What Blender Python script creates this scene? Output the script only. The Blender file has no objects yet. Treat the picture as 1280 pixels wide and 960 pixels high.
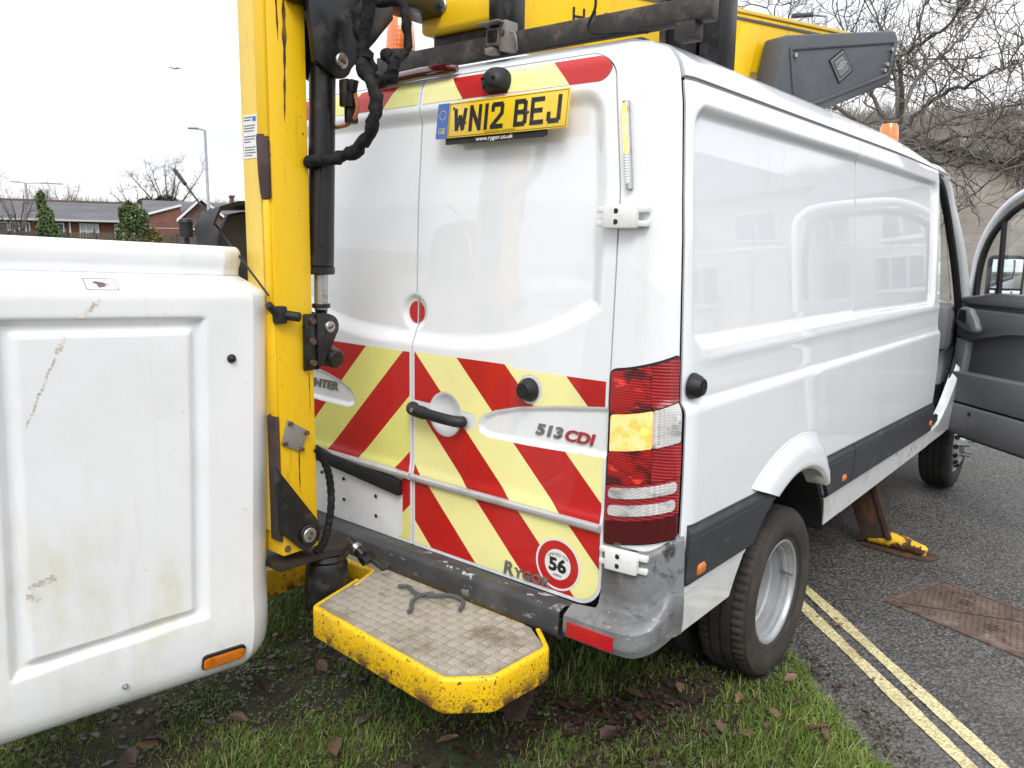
import bpy, bmesh, math, random
import numpy as np
from mathutils import Vector, Matrix
random.seed(7); np.random.seed(7)
SC = bpy.context.scene
COL = SC.collection
R = math.radians

# ------------------------------------------------------------------ camera, sky, sun, exposure
CAM = Vector((1.935, -1.839, 1.577))
cd = bpy.data.cameras.new('camera'); cam = bpy.data.objects.new('camera', cd); COL.objects.link(cam)
cam.location = CAM; cam.rotation_euler = (R(80.04), R(-1.01), R(39.41))
cd.sensor_width = 36; cd.lens = 36 * 999.08 / 1280; cd.clip_start = .05; cd.clip_end = 2000
SC.camera = cam
SC.view_settings.view_transform = 'Standard'; SC.view_settings.look = 'None'
SC.view_settings.exposure = 0.55; SC.view_settings.gamma = 1; SC.view_settings.use_curve_mapping = False

W = bpy.data.worlds.new('World'); SC.world = W; W.use_nodes = True
def build_sky():
    nt = W.node_tree; nt.nodes.clear(); N = nt.nodes.new; L = nt.links.new
    out = N('ShaderNodeOutputWorld'); bg = N('ShaderNodeBackground'); bg.inputs['Strength'].default_value = .1
    sky = N('ShaderNodeTexSky'); sky.sky_type = 'NISHITA'; sky.sun_disc = False
    sky.sun_elevation = R(48); sky.sun_rotation = R(140); sky.dust_density = 4; sky.air_density = 1.2
    hsv = N('ShaderNodeHueSaturation'); hsv.inputs['Saturation'].default_value = .35
    L(sky.outputs[0], hsv.inputs['Color'])
    tc = N('ShaderNodeTexCoord'); sep = N('ShaderNodeSeparateXYZ'); L(tc.outputs['Generated'], sep.inputs[0])
    # overcast cloud sheet, a little brighter towards the zenith
    gr = N('ShaderNodeMapRange'); gr.inputs[1].default_value = 0; gr.inputs[2].default_value = 1
    gr.inputs[3].default_value = 8.9; gr.inputs[4].default_value = 13.5; L(sep.outputs['Z'], gr.inputs[0])
    mp = N('ShaderNodeMapping'); mp.inputs['Scale'].default_value = (1, 1, 3.2); L(tc.outputs['Generated'], mp.inputs[0])
    nz = N('ShaderNodeTexNoise'); nz.inputs['Scale'].default_value = 2.2; nz.inputs['Detail'].default_value = 5
    nz.inputs['Roughness'].default_value = .5
    L(mp.outputs[0], nz.inputs[0])
    cr = N('ShaderNodeValToRGB'); cr.color_ramp.elements[0].position = .36; cr.color_ramp.elements[1].position = .62
    cr.color_ramp.elements[0].color = (.76, .80, .885, 1); cr.color_ramp.elements[1].color = (1, 1, 1.0, 1)
    L(nz.outputs[0], cr.inputs[0])
    mu = N('ShaderNodeVectorMath'); mu.operation = 'SCALE'; L(cr.outputs[0], mu.inputs[0]); L(gr.outputs[0], mu.inputs[3])
    mx = N('ShaderNodeMix'); mx.data_type = 'RGBA'; mx.inputs[0].default_value = .88
    L(hsv.outputs[0], mx.inputs[6]); L(mu.outputs[0], mx.inputs[7])
    L(mx.outputs[2], bg.inputs[0]); L(bg.outputs[0], out.inputs[0])
build_sky()
sd = bpy.data.lights.new('sun', 'SUN'); sun = bpy.data.objects.new('sun', sd); COL.objects.link(sun)
sd.energy = 1.4; sd.angle = R(25); sd.color = (1, .97, .93)
sun.rotation_euler = Vector((.42, -.53, .74)).to_track_quat('Z', 'Y').to_euler()

# ------------------------------------------------------------------ materials
MATS = {}
def mat(name, col, rough=.5, metal=0, coat=0, layers=(), bump=None, emit=None, strength=1, spec=.5, alpha=None, trans=0, attr=None):
    m = bpy.data.materials.new(name); m.use_nodes = True; nt = m.node_tree; N = nt.nodes.new; L = nt.links.new
    b = nt.nodes['Principled BSDF']; b.inputs['Roughness'].default_value = rough; b.inputs['Metallic'].default_value = metal
    b.inputs['Specular IOR Level'].default_value = spec
    b.inputs['Coat Weight'].default_value = coat; b.inputs['Coat Roughness'].default_value = .025; b.inputs['Coat IOR'].default_value = 1.7
    b.inputs['Transmission Weight'].default_value = trans
    tc = N('ShaderNodeTexCoord')
    rgb = N('ShaderNodeRGB'); rgb.outputs[0].default_value = (*col, 1); cur = rgb.outputs[0]
    rv = N('ShaderNodeValue'); rv.outputs[0].default_value = rough; rcur = rv.outputs[0]
    if attr:
        at = N('ShaderNodeAttribute'); at.attribute_name = attr; cur = at.outputs['Color']
    for ly in layers:
        mp = N('ShaderNodeMapping'); mp.inputs['Scale'].default_value = ly.get('st', (1, 1, 1)); L(tc.outputs['Object'], mp.inputs[0])
        mp.inputs['Location'].default_value = ly.get('off', (0, 0, 0))
        if ly.get('kind') == 'vor':
            t = N('ShaderNodeTexVoronoi'); t.inputs['Scale'].default_value = ly['s']; o = t.outputs[ly.get('out', 'Distance')]
        else:
            t = N('ShaderNodeTexNoise'); t.inputs['Scale'].default_value = ly['s']; t.inputs['Detail'].default_value = ly.get('d', 5)
            t.inputs['Roughness'].default_value = ly.get('r', .6); o = t.outputs[0]
        L(mp.outputs[0], t.inputs[0])
        mr = N('ShaderNodeMapRange'); mr.interpolation_type = 'SMOOTHSTEP'
        mr.inputs[1].default_value = ly['lo']; mr.inputs[2].default_value = ly['hi']
        mr.inputs[4].default_value = ly.get('f', 1); L(o, mr.inputs[0]); fac = mr.outputs[0]
        for ax, a, c in ly.get('mask', ()):          # wear that is confined to a stretch of the thing
            sp = N('ShaderNodeSeparateXYZ'); L(tc.outputs['Object'], sp.inputs[0])
            k = N('ShaderNodeMapRange'); k.interpolation_type = 'SMOOTHSTEP'
            if a < c: k.inputs[1].default_value = a; k.inputs[2].default_value = c
            else: k.inputs[1].default_value = c; k.inputs[2].default_value = a; k.inputs[3].default_value = 1; k.inputs[4].default_value = 0
            L(sp.outputs[ax], k.inputs[0])
            mm = N('ShaderNodeMath'); mm.operation = 'MULTIPLY'; L(fac, mm.inputs[0]); L(k.outputs[0], mm.inputs[1]); fac = mm.outputs[0]
        mx = N('ShaderNodeMix'); mx.data_type = 'RGBA'; L(fac, mx.inputs[0]); L(cur, mx.inputs[6])
        mx.inputs[7].default_value = (*ly['c'], 1); cur = mx.outputs[2]
        if 'ro' in ly:
            mf = N('ShaderNodeMix'); L(fac, mf.inputs[0]); L(rcur, mf.inputs[2]); mf.inputs[3].default_value = ly['ro']; rcur = mf.outputs[0]
    L(cur, b.inputs['Base Color']); L(rcur, b.inputs['Roughness'])
    if bump:
        bs = bump if isinstance(bump, list) else [bump]; prev = None
        for q in bs:
            if q.get('kind') == 'vor':
                t = N('ShaderNodeTexVoronoi'); t.inputs['Scale'].default_value = q['s']; o = t.outputs['Distance']
            elif q.get('kind') == 'wave':
                t = N('ShaderNodeTexWave'); t.inputs['Scale'].default_value = q['s']; t.bands_direction = q.get('dir', 'Z'); o = t.outputs[1]
            elif q.get('kind') == 'brick':
                t = N('ShaderNodeTexBrick'); t.inputs['Scale'].default_value = q['s']; o = t.outputs[1]
            else:
                t = N('ShaderNodeTexNoise'); t.inputs['Scale'].default_value = q['s']; t.inputs['Detail'].default_value = q.get('d', 4); o = t.outputs[0]
            mp = N('ShaderNodeMapping'); mp.inputs['Scale'].default_value = q.get('st', (1, 1, 1)); L(tc.outputs['Object'], mp.inputs[0]); L(mp.outputs[0], t.inputs[0])
            bp = N('ShaderNodeBump'); bp.inputs['Strength'].default_value = q.get('k', .3); bp.inputs['Distance'].default_value = q.get('h', .002)
            L(o, bp.inputs['Height'])
            if prev: L(prev, bp.inputs['Normal'])
            prev = bp.outputs[0]
        L(prev, b.inputs['Normal'])
    if emit:
        b.inputs['Emission Color'].default_value = (*emit, 1); b.inputs['Emission Strength'].default_value = strength
    MATS[name] = m; return m

DIRT = (.30, .27, .21)
white = mat('white_paint', (.80, .82, .845), .5, coat=1, spec=.25, layers=(
    dict(c=(.62, .62, .60), s=2.2, lo=.5, hi=.8, f=.35, d=8), dict(c=(.55, .52, .45), s=5, st=(1, 1, .12), lo=.58, hi=.8, f=.25, d=6),
    dict(c=(.25, .22, .18), s=170, lo=.73, hi=.80, f=.5, d=2), dict(c=(.50, .48, .43), s=8, st=(1, 1, .07), off=(2, 5, 0), lo=.60, hi=.80, f=.30, d=5), dict(c=(.60, .60, .58), s=26, st=(1, 3, .8), lo=.60, hi=.78, f=.22, d=8, ro=.6),
    dict(c=(.42, .40, .35), s=9, lo=.40, hi=.75, f=.45, d=8, mask=((2, .85, .45),), ro=.5)))
white_trim = mat('white_trim', (.74, .75, .74), .45, layers=(dict(c=(.45, .38, .26), s=30, lo=.55, hi=.75, f=.6),))
rustwhite = mat('white_sill_paint', (.74, .75, .75), .35, coat=.5, layers=(
    dict(c=(.42, .40, .35), s=6, lo=.45, hi=.75, f=.6, d=8, ro=.6), dict(c=(.45, .24, .03), s=14, lo=.62, hi=.68, f=.9, d=6, ro=.8, mask=((1, 1.35, 1.45), (1, 2.6, 2.45)))))
black_p = mat('black_plastic', (.016, .016, .018), .5, spec=.35, layers=(dict(c=(.05, .05, .05), s=12, lo=.5, hi=.8, f=.6, d=8),), bump=dict(s=300, k=.12, h=.001))
clad = mat('grey_cladding', (.034, .037, .042), .5, layers=(dict(c=(.10, .10, .11), s=9, st=(1, 1, 3), lo=.5, hi=.8, f=.6, d=8, ro=.7), dict(c=(.16, .16, .15), s=60, lo=.66, hi=.76, f=.5)), bump=dict(s=350, k=.1, h=.001))
bump_mid = mat('worn_bumper', (.050, .051, .054), .58, spec=.35, layers=(
    dict(c=(.11, .11, .11), s=7, lo=.45, hi=.75, f=.8, d=8, ro=.65),
    dict(c=(.42, .43, .44), s=16, st=(1, 1, 1.6), lo=.595, hi=.625, d=8, ro=.7, mask=((0, -.1, .25), (2, .47, .54))),
    dict(c=(.24, .25, .25), s=11, off=(3, 1, 0), st=(1, 1, 2), lo=.63, hi=.68, d=8, ro=.7)), bump=dict(s=200, k=.12, h=.001))
bump_cor = mat('scuffed_bumper_corner', (.25, .256, .266), .38, metal=.25, layers=(
    dict(c=(.13, .13, .132), s=4, lo=.42, hi=.66, d=9, ro=.5), dict(c=(.12, .12, .12), s=22, st=(1, 1, .25), lo=.5, hi=.75, d=8, f=.7),
    dict(c=(.05, .05, .052), s=15, st=(1, 1, .55), lo=.53, hi=.60, d=8, ro=.5, mask=((2, .62, .74),)),
    dict(c=(.09, .09, .09), s=20, st=(1, 1, 2.5), lo=.60, hi=.66, d=8, f=.7),
    dict(c=(.16, .12, .07), s=18, lo=.52, hi=.72, d=8, f=.5, mask=((2, .48, .42),)),
    dict(c=(.42, .42, .42), s=40, st=(1, 1, 2), lo=.63, hi=.70, d=6, f=.8)), bump=dict(s=60, k=.1, h=.002))
YEL = (.85, .525, .005)
RUST = (.10, .035, .012)
yellow = mat('yellow_boom_paint', YEL, .42, layers=(
    dict(c=(.62, .38, .02), s=3, st=(1, 1, .3), lo=.45, hi=.75, f=.7, d=8), dict(c=(.26, .12, .02), s=11, st=(1.6, 1.6, .18), lo=.60, hi=.72, f=.75, d=8, ro=.8),
    dict(c=RUST, s=75, lo=.69, hi=.73, d=3, ro=.9), dict(c=(.07, .028, .012), s=9, st=(2.6, 2.6, .10), off=(.3, .1, 0), lo=.53, hi=.62, d=7, f=.95, ro=.85, mask=((2, 1.70, 2.25),))), bump=dict(s=40, k=.08, h=.002))
yellow_pale = mat('faded_yellow_paint', (.76, .54, .10), .5, layers=(dict(c=(.55, .40, .12), s=40, st=(1, 1, .4), lo=.5, hi=.75, f=.7, d=8), dict(c=(.2, .1, .03), s=25, lo=.66, hi=.74, d=6, ro=.9)), bump=dict(s=60, k=.1, h=.002))
yellow_rust = mat('rusty_yellow_paint', YEL, .45, layers=(
    dict(c=(.60, .36, .02), s=9, lo=.45, hi=.75, f=.8, d=8),
    dict(c=RUST, s=110, st=(1, 1, .7), lo=.59, hi=.64, d=6, ro=.9), dict(c=RUST, s=200, lo=.54, hi=.60, d=5, ro=.9, mask=((2, .085, .02),)), dict(c=(.10, .04, .015), s=20, lo=.44, hi=.56, d=10, ro=.9, mask=((2, .045, .0),)), dict(c=(.52, .27, .02), s=40, lo=.55, hi=.7, d=7, f=.7, mask=((2, .09, .02),))), bump=dict(s=70, k=.25, h=.002))
rusty = mat('rusty_steel', (.045, .028, .020), .8, layers=(dict(c=(.12, .05, .02), s=14, lo=.45, hi=.7, d=8), dict(c=(.015, .013, .012), s=22, lo=.5, hi=.75, d=6)), bump=dict(s=90, k=.3, h=.002))
brown_edge = mat('brown_bare_steel', (.045, .025, .022), .75, layers=(dict(c=(.075, .045, .04), s=20, lo=.4, hi=.7, d=6),), bump=dict(s=90, k=.2, h=.001))
black_s = mat('black_steel', (.010, .010, .011), .30, spec=.45, layers=(dict(c=(.05, .045, .04), s=16, lo=.52, hi=.75, d=8, ro=.65), dict(c=(.09, .05, .03), s=38, lo=.66, hi=.74, d=6, ro=.85)), bump=dict(s=60, k=.08, h=.002))
beam_s = mat('weathered_black_beam', (.026, .024, .023), .6, layers=(dict(c=(.11, .085, .07), s=14, lo=.48, hi=.7, d=8), dict(c=(.09, .035, .02), s=30, lo=.6, hi=.7, d=7)), bump=dict(s=70, k=.4, h=.003))
steel = mat('bare_steel', (.45, .45, .44), .35, metal=.9, layers=(dict(c=(.25, .18, .12), s=25, lo=.5, hi=.75, d=6, ro=.6),))
zinc = mat('zinc_plate', (.27, .265, .25), .6, metal=.4, layers=(dict(c=(.20, .12, .05), s=14, st=(1, 1, .3), lo=.5, hi=.7, d=6),))
boltm = mat('rusty_bolt', (.07, .035, .025), .7, layers=(dict(c=(.14, .07, .04), s=60, lo=.4, hi=.7),))
rubber = mat('tyre_rubber', (.018, .017, .016), .75, layers=(dict(c=(.055, .045, .037), s=8, lo=.45, hi=.75, d=8, f=.8),), bump=dict(s=90, k=.15, h=.002))
sidewall = mat('dusty_sidewall', (.028, .024, .021), .8, layers=(dict(c=(.060, .049, .040), s=7, lo=.4, hi=.75, d=8),), bump=[dict(s=70, k=.15, h=.001)])
silver = mat('silver_rim', (.42, .432, .447), .34, metal=.45, layers=(dict(c=(.20, .195, .185), s=16, lo=.5, hi=.75, d=8, f=.7, ro=.6),))
hole = mat('dark_recess', (.006, .006, .006), .9)
cheY = mat('yellow_reflective_film', (.90, .86, .36), .38, coat=.3, layers=(dict(c=(.70, .66, .30), s=4, lo=.45, hi=.8, d=8, f=.7), dict(c=(.35, .3, .15), s=120, lo=.72, hi=.78, d=2, f=.6)), bump=dict(s=900, k=.05, h=.0005))
cheYg = mat('lime_reflective_film', (.79, .78, .22), .38, coat=.3, layers=(dict(c=(.62, .62, .22), s=4, lo=.45, hi=.8, d=8, f=.7), dict(c=(.35, .3, .15), s=120, lo=.72, hi=.78, d=2, f=.6)))
cheR = mat('red_reflective_film', (.50, .012, .010), .42, coat=.3, spec=.35, layers=(dict(c=(.38, .010, .012), s=4, lo=.45, hi=.8, d=8), dict(c=(.62, .3, .3), s=140, lo=.73, hi=.79, d=2, f=.6)), bump=dict(s=900, k=.05, h=.0005))
plateY = mat('yellow_plate', (.82, .55, .012), .3, coat=.4, layers=(dict(c=(.6, .4, .03), s=30, lo=.55, hi=.8, f=.7),))
blueb = mat('blue_band', (.01, .10, .42), .3, coat=.4)
ink = mat('black_lettering', (.012, .012, .013), .4, layers=(dict(c=(.05, .05, .05), s=60, lo=.5, hi=.8),))
goldink = mat('gold_print', (.75, .55, .06), .4)
whiteink = mat('white_print', (.8, .8, .8), .5)
chrome = mat('worn_chrome_badge', (.24, .235, .225), .4, metal=.5, layers=(dict(c=(.08, .07, .06), s=50, lo=.6, hi=.75, d=5, ro=.7),))
redbadge = mat('red_badge', (.36, .03, .04), .35, layers=(dict(c=(.2, .04, .04), s=50, lo=.5, hi=.7),))
redlens = mat('red_lamp_lens', (.38, .003, .006), .15, coat=1, layers=(dict(c=(.07, .001, .002), s=9, st=(1, 1, 1.6), lo=.46, hi=.60, d=3), dict(c=(.80, .05, .04), s=13, off=(3, 2, 1), st=(1, 1, 2.6), lo=.58, hi=.68, d=3)), bump=[dict(kind='wave', s=42, dir='Z', k=.35, h=.0015), dict(kind='wave', s=40, dir='X', k=.25, h=.0015)])
redlens_s = mat('red_ribbed_lens', (.36, .006, .014), .2, coat=1, bump=dict(kind='wave', s=36, dir='Z', k=.5, h=.002), layers=(dict(c=(.20, .003, .006), s=5, lo=.4, hi=.7),))
redreflector = mat('red_reflector', (.50, .008, .02), .22, coat=.6, layers=(dict(c=(.33, .02, .03), s=30, lo=.45, hi=.75, d=6),), bump=dict(kind='vor', s=220, k=.5, h=.002))
darkred = mat('smoked_red_lens', (.07, .003, .006), .12, coat=1)
clearlens = mat('clear_ribbed_lens', (.62, .61, .60), .14, coat=1, layers=(dict(c=(.32, .31, .31), s=15, st=(1, 1, 2), lo=.45, hi=.7, d=4), dict(c=(.9, .9, .9), s=25, lo=.62, hi=.7)), bump=[dict(kind='wave', s=75, dir='Z', k=.6, h=.002), dict(kind='wave', s=60, dir='Y', k=.6, h=.002)])
amberlit = mat('lit_amber_lens', (.85, .42, .10), .2, coat=.6, emit=(1, .40, .03), strength=.55, layers=(dict(c=(.9, .66, .36), s=16, lo=.42, hi=.62, d=3),), bump=[dict(kind='wave', s=60, dir='Z', k=.5, h=.002), dict(kind='wave', s=55, dir='X', k=.5, h=.002)])
bulb = mat('lit_bulb', (1, .6, .1), .3, emit=(1, .55, .05), strength=2.2)
ledlit = mat('lit_led_strip', (1, .72, .1), .3, emit=(1, .60, .05), strength=1.5, layers=(dict(c=(1, .9, .45), s=60, lo=.45, hi=.6),))
ledclear = mat('unlit_led_strip', (.68, .69, .72), .2, coat=.6, bump=dict(kind='wave', s=45, dir='Z', k=.5, h=.003))
amber = mat('amber_lens', (.72, .20, .012), .25, coat=.5, layers=(dict(c=(.50, .13, .01), s=40, lo=.45, hi=.7, d=4),), bump=dict(kind='vor', s=200, k=.4, h=.002))
amberm = mat('orange_marker', (.62, .17, .02), .35, coat=.3, layers=(dict(c=(.4, .14, .05), s=30, lo=.45, hi=.75),))
beaconm = mat('orange_beacon', (.80, .16, .008), .18, coat=1, layers=(dict(c=(.9, .34, .04), s=6, lo=.45, hi=.65),), bump=dict(kind='wave', s=20, dir='Z', k=.25, h=.002))
greyp = mat('dark_grey_moulding', (.075, .080, .090), .5, layers=(dict(c=(.11, .115, .125), s=5, lo=.4, hi=.7, d=8, f=.7), dict(c=(.16, .15, .14), s=60, lo=.66, hi=.75, f=.5)), bump=dict(s=250, k=.12, h=.001))
trimm = mat('grey_door_trim', (.15, .153, .162), .6, layers=(dict(c=(.19, .19, .2), s=5, lo=.4, hi=.75, d=8, f=.6),), bump=dict(s=400, k=.15, h=.001))
trim_l = mat('light_grey_trim', (.21, .216, .228), .5, bump=dict(s=400, k=.15, h=.001))
gasket = mat('black_seal', (.010, .010, .011), .5)
glass = mat('window_glass', (.9, .95, .95), .02, trans=1)
mirrorm = mat('mirror_glass', (.85, .87, .88), .02, metal=1)
fibre = mat('white_fibreglass', (.80, .812, .83), .36, layers=(
    dict(c=(.68, .69, .69), s=3, lo=.42, hi=.75, d=8, f=.5), dict(c=(.58, .57, .36), s=7, st=(1, 1, .5), lo=.46, hi=.74, f=.5, d=8, mask=((2, .60, .40),)),
    dict(c=(.55, .53, .42), s=12, st=(1, 1, .10), lo=.57, hi=.78, f=.4, d=7), dict(c=(.36, .30, .22), s=170, lo=.72, hi=.78, f=.7, d=2),
    dict(c=(.50, .38, .26), s=30, lo=.66, hi=.78, f=.6, d=8)), bump=[dict(s=9, k=.05, h=.004), dict(s=300, k=.05, h=.0005)])
algae = mat('algae_stained_fibreglass', (.56, .55, .36), .6, layers=(dict(c=(.72, .71, .62), s=14, lo=.40, hi=.62, d=8), dict(c=(.38, .36, .20), s=28, lo=.58, hi=.74, d=7, f=.7)))
scuff = mat('brown_scuff', (.52, .46, .40), .6, layers=(dict(c=(.74, .72, .69), s=40, lo=.42, hi=.58, d=6),))
paper = mat('white_label', (.74, .74, .73), .5)
tread = mat('aluminium_tread', (.34, .315, .255), .5, metal=.3, layers=(dict(c=(.20, .165, .11), s=7, lo=.45, hi=.72, d=9, ro=.75), dict(c=(.40, .37, .31), s=30, lo=.55, hi=.75, d=6, f=.8), dict(c=(.12, .085, .04), s=5, off=(2, 1, 0), lo=.60, hi=.72, d=9, ro=.85)))
treadbar = mat('worn_tread_bar', (.60, .57, .51), .34, metal=.5, layers=(dict(c=(.26, .21, .14), s=7, lo=.50, hi=.74, d=9, ro=.75),))
ropem = mat('grey_rope', (.075, .082, .09), .9, bump=dict(s=200, k=.5, h=.003))
hosem = mat('black_hose', (.009, .009, .010), .75, spec=.25, layers=(dict(c=(.03, .03, .03), s=45, lo=.5, hi=.75, d=6),), bump=[dict(s=70, k=.9, h=.006, d=3), dict(s=260, k=.4, h=.001)])
bar_m = mat('grey_trim_bar', (.46, .465, .47), .45, layers=(dict(c=(.33, .32, .29), s=14, lo=.45, hi=.75, d=8, f=.7),))
orangeh = mat('orange_hose', (.45, .16, .08), .5)

# ------------------------------------------------------------------ object helpers
def root_loc(p):
    v = Vector((0, 0, 0))
    while p is not None: v += p.location; p = p.parent
    return v
def thing(name, label, cat, loc=(0, 0, 0), group=None):
    o = bpy.data.objects.new(name, None); COL.objects.link(o); o.location = loc; o.empty_display_size = .1
    o['label'] = label; o['category'] = cat
    if group: o['group'] = group
    return o
def tag(o, label=None, cat=None, group=None, kind=None):
    for k, v in (('label', label), ('category', cat), ('group', group), ('kind', kind)):
        if v: o[k] = v
    return o
def link(name, me, m, parent=None, angle=35):
    if m is not None: me.materials.append(m)
    o = bpy.data.objects.new(name, me); COL.objects.link(o)
    if parent is not None: o.parent = parent
    if angle is not None and len(me.polygons):
        me.polygons.foreach_set('use_smooth', np.ones(len(me.polygons), bool)); me.set_sharp_from_angle(angle=R(angle))
    return o
def pymesh(name, V, F, m, parent=None, angle=35):
    V = np.asarray(V, float) - np.array(root_loc(parent))
    me = bpy.data.meshes.new(name); me.from_pydata(V.tolist(), [], [list(map(int, f)) for f in F]); me.update()
    return link(name, me, m, parent, angle)
def copy_tree(o, parent=None, delta=None):
    c = o.copy(); COL.objects.link(c)
    if parent is not None: c.parent = parent
    for ch in list(o.children): copy_tree(ch, c)
    return c

class MB:
    """collects solids into one mesh"""
    def __init__(s): s.bm = bmesh.new()
    def add(s, V, F):
        vs = [s.bm.verts.new(tuple(v)) for v in V]
        for f in F:
            try: s.bm.faces.new([vs[i] for i in f])
            except ValueError: pass
        return s
    def box(s, c, d, bev=.0, rot=None, seg=2):
        b = bmesh.new(); bmesh.ops.create_cube(b, size=1)
        for v in b.verts: v.co = Vector((v.co.x * d[0], v.co.y * d[1], v.co.z * d[2]))
        if bev > 0: bmesh.ops.bevel(b, geom=list(b.edges), offset=min(bev, min(d) * .49), segments=seg, affect='EDGES', profile=.5)
        M = Matrix.Translation(c) @ (rot.to_4x4() if rot is not None else Matrix())
        s.bmerge(b, M); return s
    def bmerge(s, b, M=Matrix()):
        b.verts.index_update()
        vs = [s.bm.verts.new(M @ v.co) for v in b.verts]
        for f in b.faces:
            try: s.bm.faces.new([vs[v.index] for v in f.verts])
            except ValueError: pass
        b.free()
    def prism(s, poly, fn, d0, d1, bev=0):
        """poly: 2-D points, fn(u, v, d) -> world; extruded from d0 to d1"""
        n = len(poly)
        V = [fn(u, v, d0) for u, v in poly] + [fn(u, v, d1) for u, v in poly]
        F = [list(range(n))[::-1], list(range(n, 2 * n))] + [[i, (i + 1) % n, n + (i + 1) % n, n + i] for i in range(n)]
        b = bmesh.new(); vs = [b.verts.new(tuple(v)) for v in V]
        for f in F: b.faces.new([vs[i] for i in f])
        if bev: bmesh.ops.bevel(b, geom=list(b.edges), offset=bev, segments=2, affect='EDGES', profile=.5)
        s.bmerge(b); return s
    def tube(s, pts, r, n=8, caps=True, ring=None):
        pts = [Vector(p) for p in pts]; m = len(pts)
        rs = r if hasattr(r, '__len__') else [r] * m
        T = [(pts[min(i + 1, m - 1)] - pts[max(i - 1, 0)]).normalized() for i in range(m)]
        a = T[0].orthogonal().normalized(); V = []
        for i in range(m):
            a = (a - T[i] * a.dot(T[i])).normalized(); b = T[i].cross(a)
            for k in range(n):
                t = 2 * math.pi * k / n; V.append(pts[i] + (a * math.cos(t) + b * math.sin(t)) * rs[i])
        F = [[i * n + k, i * n + (k + 1) % n, (i + 1) * n + (k + 1) % n, (i + 1) * n + k] for i in range(m - 1) for k in range(n)]
        if caps: F += [list(range(n))[::-1], list(range((m - 1) * n, m * n))]
        return s.add(V, F)
    def cyl(s, p0, p1, r0, r1=None, n=20, bev=0):
        r1 = r0 if r1 is None else r1; p0 = Vector(p0); p1 = Vector(p1)
        if bev:
            d = (p1 - p0).normalized() * bev
            return s.tube([p0, p0 + d * .01, p0 + d, p1 - d, p1 - d * .01, p1], [r0 - bev, r0 - bev * .95, r0, r1, r1 - bev * .95, r1 - bev], n)
        return s.tube([p0, p1], [r0, r1], n)
    def lathe(s, prof, o, axis='X', n=48, mod=None):
        """prof: (offset along axis, radius)"""
        V = []; m = len(prof)
        for k in range(n):
            t = 2 * math.pi * k / n; c, q = math.cos(t), math.sin(t)
            for j, (h, r) in enumerate(prof):
                if mod: r = mod(j, k, r)
                V.append({'X': (o[0] + h, o[1] + r * c, o[2] + r * q), 'Y': (o[0] + r * c, o[1] + h, o[2] + r * q), 'Z': (o[0] + r * c, o[1] + r * q, o[2] + h)}[axis])
        F = [[k * m + j, k * m + j + 1, ((k + 1) % n) * m + j + 1, ((k + 1) % n) * m + j] for k in range(n) for j in range(m - 1)]
        return s.add(V, F)
    def build(s, name, m, parent=None, angle=35):
        bmesh.ops.recalc_face_normals(s.bm, faces=s.bm.faces)
        rl = root_loc(parent)
        if rl.length: bmesh.ops.translate(s.bm, verts=s.bm.verts, vec=-rl)
        me = bpy.data.meshes.new(name); s.bm.to_mesh(me); s.bm.free()
        return link(name, me, m, parent, angle)
def bez(pts, n=8):
    """Catmull-Rom through points"""
    P = [Vector(p) for p in pts]; P = [P[0] * 2 - P[1]] + P + [P[-1] * 2 - P[-2]]; out = []
    for i in range(1, len(P) - 2):
        for k in range(n):
            t = k / n; a, b, c, d = P[i - 1], P[i], P[i + 1], P[i + 2]
            out.append(.5 * ((2 * b) + (c - a) * t + (2 * a - 5 * b + 4 * c - d) * t * t + (3 * b - a - 3 * c + d) * t ** 3))
    return out + [P[-2]]
def text_geo(txt, size, width=None, spacing=1, bold=0):
    cu = bpy.data.curves.new('lettering', 'FONT'); cu.body = txt; cu.size = size; cu.offset = bold; cu.space_character = spacing; cu.resolution_u = 3
    o = bpy.data.objects.new('lettering', cu); COL.objects.link(o)
    bpy.context.view_layer.update(); dg = bpy.context.evaluated_depsgraph_get(); me = o.evaluated_get(dg).to_mesh()
    V = np.array([v.co[:2] for v in me.vertices]); F = [list(p.vertices) for p in me.polygons]
    bpy.data.objects.remove(o); bpy.data.curves.remove(cu)
    V -= np.array([V[:, 0].min(), 0])
    if width: V[:, 0] *= width / V[:, 0].max()
    return V, F
def text_obj(name, txt, size, fn, m, parent, width=None, thick=0, slant=0, spacing=1, bold=0):
    """fn(u, v, d): u along the writing, v up, d out of the surface"""
    V, F = text_geo(txt, size, width, spacing, bold); n = len(V); u = V[:, 0] + slant * V[:, 1]
    P = [fn(a, b, thick) for a, b in zip(u, V[:, 1])]; FF = [list(f) for f in F]
    if thick:
        from collections import Counter
        ed = Counter(); dirs = {}
        for f in F:
            for i in range(len(f)):
                e = (f[i], f[(i + 1) % len(f)]); k = tuple(sorted(e)); ed[k] += 1; dirs[k] = e
        P += [fn(a, b, 0) for a, b in zip(u, V[:, 1])]
        for k, c in ed.items():
            if c == 1: a, b = dirs[k]; FF.append([b, a, a + n, b + n])
    return pymesh(name, P, FF, m, parent, None)

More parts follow.
